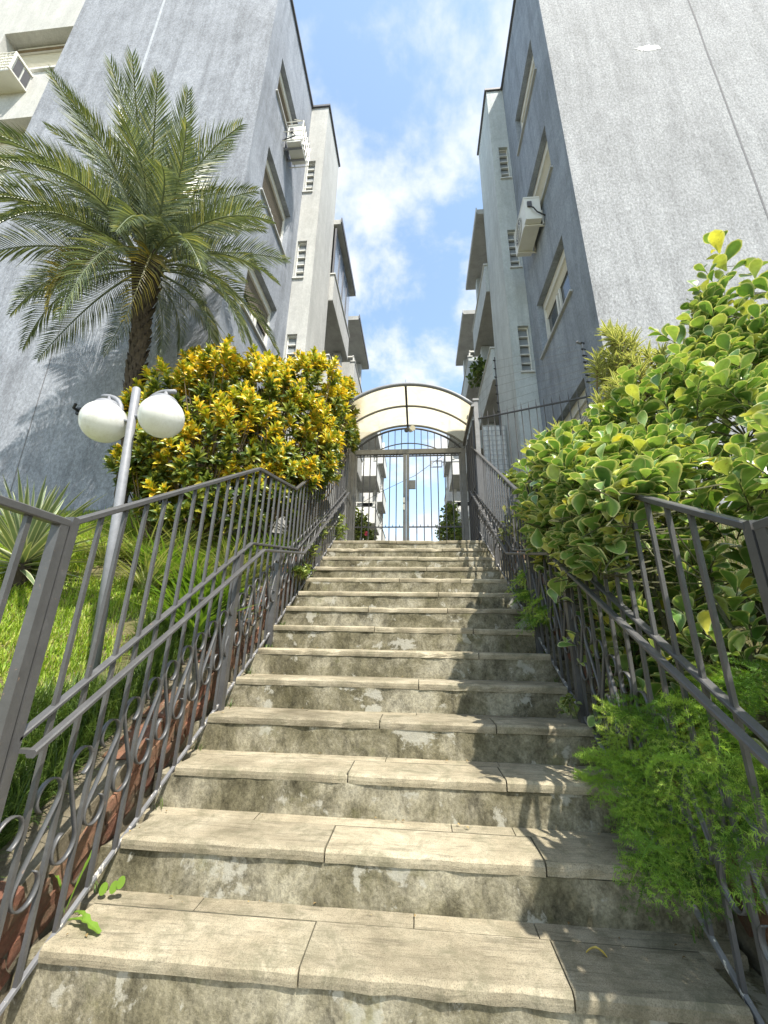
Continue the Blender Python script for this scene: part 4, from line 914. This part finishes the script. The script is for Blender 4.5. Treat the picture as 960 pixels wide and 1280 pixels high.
while len(tips) < 860 and tr_ < 60000:
    tr_ += 1
    c, r_ = (cl[random.randrange(len(cl))] if random.random() < 0.72 else cl[29 + random.randrange(15)]); d = rdir(); p = c + d * r_ * (R(0.75, 1.12) if random.random() < 0.75 else R(0.3, 0.8))
    if not clear_of_rail(p) or p.z < ground(p.x, p.y) + 0.05: continue
    if p.y > 2.7: continue
    if p.y < 0.0 and random.random() < 0.25: continue
    if p.z > 1.95 and -0.35 < p.y < 0.45: continue
    if p.y < 0.1 and p.x < 0.25 + 1.15 * (p.y + 1.56) and p.z > 1.7: continue
    if inside(p, [q for q in cl if q[0] is not c], 0.62): continue
    if any((p - q).length < 0.075 for q in tips[-400:]): continue
    tips.append(p)
    g = (d * 0.8 + Vector((-0.1, -0.35, 0.75)) + rdir() * 0.35).normalized()
    leaves += sprig_leaves(p, g, random.choice([8, 9, 10, 12])); stems.append((p, g))
# two shoots standing clear of the mass
for px_, py_, Y_, dv in ((893, 300, 0.95, (-0.05, 0, 1)), (880, 335, 0.95, (-0.2, 0, 1)), (905, 345, 0.95, (0.2, 0, 1)), (860, 395, 0.95, (-0.5, 0, 0.8)), (958, 360, 0.85, (-0.2, 0, 1)), (930, 380, 0.9, (0, 0, 1)), (915, 410, 0.9, (-0.3, 0, 1)), (840, 445, 1.0, (-0.6, 0, 0.8)), (870, 425, 1.0, (-0.3, 0, 1)), (948, 395, 0.8, (0.1, -0.2, 1)), (870, 360, 0.95, (-0.55, 0, 0.8)), (945, 330, 0.9, (0.3, 0, 1)), (822, 415, 1.0, (-0.7, 0, 0.7)), (955, 520, 0.2, (-0.2, -0.3, 0.8)), (745, 640, 1.0, (-0.7, -0.2, 0.6)), (700, 800, 0.95, (-0.6, -0.3, 0.3))):
    p = at(px_, py_, Y_); p.x = max(p.x, 0.97); g = Vector(dv).normalized(); leaves += sprig_leaves(p, g, 11, 1.1, 0.036); stems.append((p, g))
leaves.sort(key=lambda q: (q[0] - CAM).length)
LTS = [lt_, leaf_tmpl(0.110, 0.042, [0.10, 0.40, 0.76, 0.98, 1.0, 0.74, 0.24], curl=-0.10, fold=0.26, droop=0.22), leaf_tmpl(0.130, 0.041, [0.12, 0.30, 0.58, 0.86, 1.0, 0.86, 0.32], curl=0.24, fold=0.06, droop=-0.05), leaf_tmpl(0.085, 0.027, [0.10, 0.30, 0.62, 0.92, 1.0, 0.78, 0.26], curl=0.10, fold=0.34, droop=0.3)]
singles = []
for T_ in LTS:
    me = np_mesh('leaf', *T_, True); me.materials.append(MATS['clusia_leaf_single']); singles.append(me)
L0 = SH.location
for i, (p, dl, ro, s_) in enumerate(leaves[:290]): put('leaf', singles[(i * 7) % 4], None, SH, Matrix(basis(p - L0, dl, ro, s_)))
V, F, A = join([merge(T_, [basis(p - L0, dl, ro, s_) for p, dl, ro, s_ in leaves[290 + k::4]]) for k, T_ in enumerate(LTS)])
put('foliage', np_mesh('foliage', V, F, A, True), 'clusia_leaf', SH, kind='stuff')
mb = MB()
roots = [Vector((1.5 + 0.35 * i + R(-.1, .1), 0.2 + 0.42 * j, 0)) for i in range(3) for j in range(5)]
for r0 in roots: r0.z = ground(r0.x, r0.y) - 0.03
hubs = []
for r0 in roots:
    for q in range(3):
        h = r0 + Vector((R(-.15, .3), R(-.3, .2), R(0.6, 1.2))); hubs.append(h); mb.tube([r0 - L0, r0.lerp(h, 0.5) + rdir() * 0.07 - L0, h - L0], [0.02, 0.014, 0.009], 5, False)
for p, g in stems:
    h = min(hubs, key=lambda q: (q - p).length + (0.5 if q.z > p.z else 0)); e = p - g * 0.28
    if (h - e).length > 0.42: h = e + Vector((0.30 + R(-.05, .05), 0.10 + R(-.1, .1), R(-.05, .08)))
    mb.tube([h - L0, h.lerp(e, 0.6) - L0, e - L0, p - L0], [0.005, 0.004, 0.0035, 0.002], 4, False)
part('branches', mb, 'stem_dark', SH)

# striped dracaena behind it
DR = thing('striped_dracaena', 'shrub of narrow yellow-striped leaves rising behind the round-leaved shrub', 'shrub', None, (1.75, 1.5, 1.3))
dt = thin_tmpl(0.15, 0.011, [0.5, 1.0, 0.95, 0.6, 0.05], droop=0.35, fold=0.2)
L0 = DR.location; big = []; mb = MB()
spots = []
for c_, n_, r_ in (((765, 425, 1.5), 6, 0.10), ((790, 450, 1.5), 14, 0.20), ((820, 470, 1.45), 14, 0.22), ((770, 500, 1.5), 16, 0.22), ((755, 460, 1.55), 7, 0.12), ((870, 430, 1.3), 9, 0.2), ((675, 560, 2.1), 5, 0.12), ((700, 545, 2.0), 5, 0.12)):
    for i in range(n_): spots.append(at(*c_) + rdir() * r_ * R(0.4, 1))
for p in spots:
    g = Vector((-0.25 + R(-.3, .3), -0.2 + R(-.3, .3), 1)).normalized(); sd_ = g.orthogonal().normalized()
    for i in range(34):
        rad = Matrix.Rotation(i * 2.39996, 3, g) @ sd_; u = i / 34; dl = (g * (1.1 - 1.0 * u) + rad * (0.35 + 0.7 * u)).normalized()
        big.append(basis(p - g * 0.16 * u - L0, dl, 0, R(0.6, 0.95)))
    mb.tube([p - g * 0.6 + rdir() * 0.05 - L0, p - g * 0.3 - L0, p - L0], [0.010, 0.008, 0.006], 5, False)
V, F, A = merge(dt, big); put('foliage', np_mesh('foliage', V, F, A), 'dracaena', DR, kind='stuff')
for i in range(3): mb.tube([(2.0 + 0.1 * i - L0.x, 1.6 - L0.y, ground(2, 1.6) - L0.z), (1.95 - L0.x, 1.55 - L0.y, 2.6 - L0.z)], 0.02, 6, False)
part('branches', mb, 'stem', DR)

# ------------------------------------------------------------------ asparagus ferns
nt_ = np.array([(-0.0016, 0, 0), (0.0016, 0, 0), (0, 0.0185, 0)]), np.array([(0, 1, 2)])
def whorl(n, spread=1.0):
    ms = []
    for i in range(n): a = i * 2.39996; e = R(-0.1, 0.75); ms.append(basis((0, i * 0.0022, 0), Vector((math.cos(a) * math.cos(e), math.sin(e) * 0.9 + 0.35, math.sin(a) * math.cos(e))), 0, R(0.7, 1.25)))
    V, F, _ = merge((nt_[0], nt_[1], None), ms); return V, F
def fern_frond(L, seed, n_side=22):
    random.seed(seed); W_ = whorl(15); ms = []; mb = MB()
    P = lambda u: Vector((0, L * u * (1 - 0.25 * u), L * (0.30 * math.sin(u * 2.2) - 0.75 * u * u)))
    mb.tube([P(i / 10) for i in range(11)], [0.0028 - 0.0002 * i for i in range(11)], 4)
    for i in range(n_side):
        u = 0.12 + 0.88 * i / n_side; p = P(u); d = (P(min(1, u + .03)) - P(u - .03)).normalized(); sgn = 1 if i % 2 else -1
        bl = 0.10 * math.sin(PI * (0.15 + 0.8 * u)) + 0.02; bd = (Vector((sgn, 0, 0)) * 0.8 + d * 0.5 + Vector((0, 0, R(-0.2, 0.35)))).normalized()
        k = max(2, int(bl / 0.026))
        for j in range(k):
            q = p + bd * bl * (j + 1) / k + Vector((0, 0, -0.02 * ((j + 1) / k) ** 2)); ms.append(basis(q - bd * 0.01, (bd + rdir() * 0.25).normalized(), R(0, 6), R(0.8, 1.1)))
        ms.append(basis(p, (d + rdir() * 0.6).normalized(), R(0, 6), 0.9))
    V, F, _ = merge((W_[0], W_[1], None), ms)
    st = np.array(mb.v); 
    v = V; f = F
    # stem quads as triangles
    tf = []
    for q in mb.f:
        for a in range(1, len(q) - 1): tf.append((q[0], q[a], q[a + 1]))
    V2 = np.concatenate([v, st]); F2 = np.concatenate([f, np.array(tf) + len(v)])
    me = np_mesh('frond', V2, F2); me.materials.append(MATS['fern_needle']); return me
ff = [fern_frond(0.42, 5 + i) for i in range(5)] + [fern_frond(0.30, 15, 20)]
random.seed(33)
FE = thing('asparagus_fern', 'large bright green feathery fern spilling over the right edge of the lower stairs', 'fern', None, (1.25, 0.45, 0.45))
L0 = FE.location
def fern(FE, anchors, n, spread):
    L0 = FE.location
    for i in range(n):
        x, y, X_, r_ = anchors[i % len(anchors)]; p = at(x, y, X=X_) + rdir() * r_ * R(0.2, 1)
        d = Vector((-0.6 + R(-spread, spread), -0.5 + R(-spread, spread), 0.35 + R(-0.5, 0.5))).normalized()
        put('frond', ff[random.randrange(6)], None, FE, Matrix(basis(p - d * 0.22 - L0, d, R(-0.5, 0.5), R(0.5, 0.8))))
fern(FE, [(790, 890, 0.97, 0.07), (760, 930, 0.95, 0.06), (830, 900, 0.97, 0.08), (850, 950, 0.97, 0.09), (800, 960, 0.93, 0.08), (890, 930, 1.0, 0.08), (900, 1000, 1.0, 0.08), (830, 1020, 0.95, 0.08), (870, 1070, 0.98, 0.07), (935, 1040, 1.02, 0.06), (800, 1040, 0.9, 0.06), (862, 1095, 0.97, 0.04), (850, 860, 1.0, 0.06), (930, 960, 1.02, 0.07), (745, 955, 0.9, 0.03), (880, 880, 1.02, 0.06), (815, 1070, 0.9, 0.04), (780, 985, 0.9, 0.05), (900, 850, 1.06, 0.05)], 84, 0.8)
F2_ = thing('asparagus_fern', 'small feathery green fern hanging through the right railing halfway up the stairs', 'fern', None, (1.1, 1.9, 1.35))
fern(F2_, [(655, 735, 0.99, 0.08), (670, 735, 1.02, 0.1), (650, 715, 1.0, 0.07), (680, 755, 1.02, 0.08), (660, 765, 0.97, 0.06)], 34, 0.6)

# ------------------------------------------------------------------ yucca on the left
YU = thing('yucca', 'spiky pale-striped yucca at the left edge behind the railing', 'yucca', None, (-2.75, 1.05, 1.2))
yt = thin_tmpl(0.72, 0.020, [0.7, 1.0, 1.0, 0.85, 0.55, 0.03], droop=0.10, fold=0.35); yme = np_mesh('leaf', *yt); yme.materials.append(MATS['yucca_leaf'])
random.seed(5)
for i in range(105):
    a = i * 2.39996; u = i / 105; e = math.radians(86 - 105 * u + R(-5, 5)); d = Vector((math.cos(a) * math.cos(e), math.sin(a) * math.cos(e), math.sin(e)))
    put('leaf', yme, None, YU, Matrix(basis((0.02 * math.cos(a), 0.02 * math.sin(a), 0.34 - 0.16 * u), d, R(-0.3, 0.3), R(0.8, 1.0) * (0.75 + 0.28 * math.sin(u * 3)))))
part('trunk', MB().tube([(0, 0, -0.1), (0.01, 0, 0.18), (0, 0, 0.33)], [0.07, 0.06, 0.04], 10), 'palm_trunk', YU)

# ------------------------------------------------------------------ grasses (uncountable blades)
def blades(name, pts, L, wd, lean, mt, kind='stuff', seg=2):
    """curved tapering blades; pts (n,3)"""
    n = len(pts); P = np.asarray(pts); a = RNG.uniform(0, 2 * PI, n); ln = L * RNG.uniform(0.5, 1.25, n); le = lean * RNG.uniform(0.2, 1.5, n)
    dx, dy = np.cos(a), np.sin(a); w = wd * RNG.uniform(0.7, 1.3, n)
    rows = []
    for k in range(seg + 1):
        u = k / seg; off = ln * le * u * u; h = ln * u * np.sqrt(np.clip(1 - (le * u) ** 2 * 0.6, 0.05, 1)); c_ = P + np.stack([dx * off, dy * off, h], 1)
        if k < seg:
            ww = (w * (1 - 0.55 * u))[:, None] * np.stack([-dy, dx, 0 * dx], 1); rows += [c_ - ww, c_ + ww]
        else: rows += [c_]
    V = np.stack(rows, 1); m_ = V.shape[1]; V = V.reshape(-1, 3); o = (np.arange(n) * m_)[:, None]; T = []
    for k in range(seg - 1): b_ = 2 * k; T += [(b_, b_ + 1, b_ + 3), (b_, b_ + 3, b_ + 2)]
    b_ = 2 * (seg - 1); T += [(b_, b_ + 1, b_ + 2)]
    F = np.concatenate([o + np.array(t)[None] for t in T]); return put(name, np_mesh(name, V, F), mt, kind=kind)
def scatter(n, x0, x1, y0, y1, test):
    out_ = []
    while len(out_) < n:
        x, y = R(x0, x1), R(y0, y1)
        if test(x, y): out_.append((x, y, ground(x, y) - 0.005))
    return out_
pl = scatter(95000, -4.6, -1.7, -0.9, 2.4, lambda x, y: noise.noise((x * 2.2, y * 2.2, 3)) > -0.55 + 0.3 * random.random() and (x < -1.85 or random.random() < 0.4))
o = blades('lawn_grass', pl, 0.065, 0.0036, 0.75, 'grass_bright'); tag(o, 'short bright sunlit lawn on the left slope behind the railing', 'grass')
pd = scatter(30000, -2.0, -1.40, -1.2, 1.75, lambda x, y: x > -1.72 - 0.4 * noise.noise((y * 2, 0, 0)))
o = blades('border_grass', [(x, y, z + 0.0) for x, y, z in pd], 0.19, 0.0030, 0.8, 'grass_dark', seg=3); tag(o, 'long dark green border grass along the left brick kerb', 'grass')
pr = scatter(9000, 1.25, 3.5, -1.0, 2.6, lambda x, y: True)
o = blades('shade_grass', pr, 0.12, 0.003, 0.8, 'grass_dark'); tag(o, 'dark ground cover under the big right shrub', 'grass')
pu = scatter(9000, -5.0, -1.3, 1.9, 2.85, lambda x, y: x < -1.35)
o = blades('wall_grass', pu, 0.10, 0.003, 0.7, 'grass_bright'); tag(o, 'rough grass at the foot of the left grey-blue wall', 'grass')
# clumps of striped long grass
random.seed(9)
cm = []
for q in range(3):
    n = 150; a = RNG.uniform(0, 2 * PI, n); T = []
    tt = thin_tmpl(0.40, 0.006, [0.7, 1, 0.9, 0.7, 0.4, 0.05], droop=0.75, fold=0.2)
    ms = [basis((0.05 * math.cos(a[i]) * R(0, 1), 0.05 * math.sin(a[i]) * R(0, 1), 0), (math.cos(a[i]) * R(0.15, 0.8), math.sin(a[i]) * R(0.15, 0.8), 1), R(-.3, .3), R(0.65, 1.15)) for i in range(n)]
    me = np_mesh('blade_tuft', *merge(tt, ms)); me.materials.append(MATS['liriope']); cm.append(me)
dn = []
for q in range(2):
    n = 110; ms = [basis((0.06 * R(-1, 1), 0.06 * R(-1, 1), 0), (R(-0.6, 0.6), R(-0.6, 0.6), 1), R(-.3, .3), R(0.7, 1.2)) for i in range(n)]
    me = np_mesh('blade_tuft', *merge(thin_tmpl(0.34, 0.010, [0.8, 1, 0.9, 0.6, 0.05], droop=0.55, fold=0.3), ms)); me.materials.append(MATS['dianella']); dn.append(me)
for i, (x, y, lab) in enumerate([(-2.6, 1.6, 'striped grass clump touching the right side of the yucca'), (-2.35, 1.75, 'pale striped grass clump between the yucca and the lamp post'), (-2.05, 1.45, 'pale striped grass clump just left of the lamp post foot'), (-2.2, 2.05, 'striped grass clump behind the lamp post, at the foot of the palm trunk'), (-1.85, 1.75, 'big striped grass clump just right of the lamp post'), (-1.7, 2.05, 'striped grass clump below the middle of the croton'), (-1.62, 2.4, 'striped grass clump under the croton, behind the peak of the left top rail'), (-1.55, 1.75, 'striped grass clump close behind the left railing, before the thick post'), (-1.5, 2.1, 'striped grass clump behind the level stretch of the left handrail'), (-1.5, 2.8, 'small striped grass clump beside the ivy, left railing'), (-1.48, 3.3, 'uppermost striped grass clump beside the left railing, near the gate')]):
    o = put('grass_clump', cm[i % 3], None); o.location = (x, y, ground(x, y) - 0.01); o.rotation_euler.z = R(0, 6); o.scale = [R(0.85, 1.15)] * 3
    tag(o, lab, 'grass clump', 'striped grass clumps below the croton')
for i, (x, y, lab) in enumerate([(-2.1, 1.65, 'bright green strap-leaved plant behind the lamp post'), (-1.95, 1.85, 'bright green strap-leaved plant right of the lamp post, under the croton'), (-1.75, 1.6, 'tall bright green strap-leaved plant in the middle of the left bed'), (-1.7, 2.3, 'green strap-leaved plant in the shade under the croton centre'), (-1.6, 1.35, 'green strap-leaved plant at the top end of the dark border grass'), (-1.5, 1.55, 'green strap-leaved plant beside the thick post of the left railing'), (-1.45, 1.2, 'low green strap-leaved plant hard against the brick kerb, left'), (-1.45, 2.5, 'green strap-leaved plant behind the left railing just below the ivy')]):
    o = put('leafy_clump', dn[i % 2], None); o.location = (x, y, ground(x, y) - 0.01); o.rotation_euler.z = R(0, 6); o.scale = [R(0.9, 1.25)] * 3
    tag(o, lab, 'plant', 'green strap-leaved plants in the left bed')

# ------------------------------------------------------------------ small leafy plants
it = leaf_tmpl(0.05, 0.020, [0.25, 0.85, 1.0, 0.6, 0.08], curl=0.1, fold=0.15)
def leafy(name, label, cat, spots_, n, mt, Ls, loc, flat=0.3, group=None):
    t_ = thing(name, label, cat, group, loc); L = t_.location; ms = []; mb = MB()
    for c_, r_ in spots_:
        c_ = Vector(c_)
        for i in range(n):
            p = c_ + rdir() * r_ * R(0.3, 1); p.z = max(p.z, L.z)
            d = (rdir() + Vector((0, -0.35, flat))).normalized(); ms.append(basis(p - L, d, R(-.6, .6), Ls * R(0.7, 1.2)))
            if i % 4 == 0: mb.tube([Vector((0, 0, 0)) + rdir() * 0.03, (c_ - L) * 0.5 + rdir() * 0.05, p - L], 0.003, 4, False)
    V, F, A = merge(it, ms); put('foliage', np_mesh('foliage', V, F, A), mt, t_, kind='stuff'); part('stems', mb, 'stem_green', t_); return t_
a_ = lambda x, y, Y: at(x, y, Y)
leafy('ivy', 'light green ivy tumbling over the left stair edge below the upper railing', 'ivy', [(at(388, 690, X=-1.13), 0.12), (at(380, 715, X=-1.12), 0.12), (at(374, 735, X=-1.10), 0.13), (at(366, 748, X=-1.12), 0.10), (at(398, 668, X=-1.16), 0.12), (at(360, 720, X=-1.3), 0.14)], 62, 'ivy', 1.15, (-1.3, 3.0, 1.6))
leafy('ivy', 'pale ivy at the foot of the left gate post, top of the stairs', 'ivy', [(a_(424, 665, 4.15), 0.15), (a_(420, 650, 4.3), 0.14)], 80, 'ivy', 1.2, (-1.28, 4.3, 2.28))
g1 = leafy('potted_shrub', 'leafy light green shrub with a pink flower behind the left gate leaf', 'shrub', [(a_(452, 665, 6.2), 0.22), (a_(447, 650, 6.2), 0.25), (a_(462, 672, 6.2), 0.15)], 170, 'ivy', 1.7, (-1.2, 6.2, 2.3))
fl = MB(); fc = a_(458, 667, 6.05) - g1.location
for k in range(6): fl.add([fc, fc + Vector((0.05 * math.cos(k), 0, 0.05 * math.sin(k))) , fc + Vector((0.05 * math.cos(k + 0.8), -0.02, 0.05 * math.sin(k + 0.8)))], [(0, 1, 2)])
part('flower', fl, 'flower', g1)
leafy('potted_shrub', 'dense dark green bush behind the right gate leaf', 'shrub', [(a_(562, 655, 6.2), 0.24), (a_(563, 640, 6.2), 0.18), (a_(556, 668, 6.2), 0.2), (a_(570, 668, 6.1), 0.2)], 230, 'clusia_leaf', 1.5, (0.95, 6.2, 2.3))
leafy('leafy_plant', 'small leafy plant showing above the right railing dip, before the tower', 'plant', [(a_(638, 598, 3.6), 0.12), (a_(645, 605, 3.5), 0.12)], 60, 'ivy', 1.6, (1.75, 3.6, 2.4))
leafy('leafy_plant', 'pale narrow plants behind the right railing at mid height', 'plant', [(a_(645, 650, 2.6), 0.16), (a_(655, 665, 2.4), 0.16), (a_(640, 670, 2.7), 0.14), (a_(665, 640, 2.4), 0.15)], 110, 'liriope', 1.1, (1.35, 2.5, 1.75))
leafy('hanging_plant', 'trailing green plant spilling from a right balcony parapet', 'plant', [(at(596, 475, X=1.93), 0.35), (at(599, 460, X=1.93), 0.3)], 120, 'grass_dark' , 2.4, tuple(at(597, 480, X=1.95)))
leafy('weed', 'small ferny weed in the corner of the fourth step, right side', 'weed', [(a_(712, 878, 0.98), 0.05), (a_(704, 884, 1.0), 0.04)], 26, 'ivy', 0.7, tuple(a_(715, 890, 1.0)))
# weeds on the first steps and a fallen leaf
cw = thing('clover_weed', 'round-leaved green weed growing by the left end of the second riser', 'weed', None, tuple(a_(143, 1115, 0.27)))
for k, (x, y) in enumerate(((128, 1112), (141, 1110), (150, 1104))):
    p = at(x, y, 0.24) - cw.location; v = [p + Vector((0.016 * math.cos(q), 0.005 + 0.008 * math.sin(q), 0.018 * math.sin(q))) for q in [2 * PI * i / 12 for i in range(12)]]; part('leaf', MB().add(v, [tuple(range(12))]), 'dianella', cw)
dl_ = thing('dandelion_weed', 'toothed bright green leaves poking through the railing onto the lowest tread', 'weed', None, (-1.1, 0.10, 0.0))
def toothed(p0, p1, w, n=9):
    p0, p1 = Vector(p0), Vector(p1); d = (p1 - p0); s_ = d.cross(Vector((0, 0, 1))).normalized(); v = []; f = []
    for i in range(n + 1):
        u = i / n; ww = w * (0.3 + 0.9 * u) * (1.0 if i % 2 else 0.55) * (0.4 if i == n else 1); c_ = p0 + d * u + Vector((0, 0, 0.018 * math.sin(PI * u))); v += [c_ - s_ * ww, c_ + Vector((0, 0, -0.004)), c_ + s_ * ww]
    for i in range(n): f += [(3 * i, 3 * i + 1, 3 * i + 4, 3 * i + 3), (3 * i + 1, 3 * i + 2, 3 * i + 5, 3 * i + 4)]
    return MB().add(v, f)
L = dl_.location
for a, b_, w in (((-1.13, 0.10, 0.012), (-0.97, 0.055, 0.012), 0.016), ((-1.15, 0.13, 0.012), (-1.03, 0.085, 0.018), 0.013), ((-1.17, 0.14, 0.02), (-1.14, 0.2, 0.20), 0.012), ((-1.16, 0.12, 0.02), (-1.22, 0.1, 0.15), 0.012)):
    part('leaf', toothed(Vector(a) - L, Vector(b_) - L, w), 'dianella', dl_)
o = part('fallen_leaf', toothed((0.64, 0.17, 0.003), (0.70, 0.155, 0.004), 0.008, 6), 'dead_leaf'); tag(o, 'small yellow fallen leaf lying on the lowest tread at right', 'leaf')

# ------------------------------------------------------------------ grit, leaf litter and tufts in the step corners
random.seed(77)
pts_ = []
for k in range(14):
    for j in range(16 if k < 6 else 6):
        e = random.random() < 0.6; x = R(XL + 0.03, XR - 0.03) if e else random.choice([R(XL, XL + 0.12), R(XR - 0.15, XR)])
        y = k * TR + (R(0.25, 0.305) if e else R(0.03, 0.30)); pts_.append(basis((x, y, k * RI + 0.003), (R(-1, 1), R(-1, 1), R(-0.1, 0.25)), R(-0.5, 0.5), R(0.25, 1.0)))
V, F, A = merge(leaf_tmpl(0.017, 0.005, [0.2, 0.9, 1.0, 0.1], curl=0.5, fold=0.2), pts_)
o = put('leaf_litter', np_mesh('leaf_litter', V, F, A), 'litter', kind='stuff'); tag(o, 'dry leaf scraps and grit in the corners of the steps', 'litter')
tf = []
for k in range(0, 13):
    for (x, y, n) in ((XL - 0.02 + R(-0.02, 0.03), k * TR + 0.29, 26 if k > 3 else 10), (XR + 0.03, k * TR + 0.29, 12)):
        for q in range(n): tf.append((x + R(-0.03, 0.03), y + R(-0.03, 0.015), k * RI - 0.002))
o = blades('corner_weeds', tf, 0.055, 0.0022, 0.9, 'grass_dark', seg=3); tag(o, 'small weeds sprouting at both ends of the steps', 'weeds')
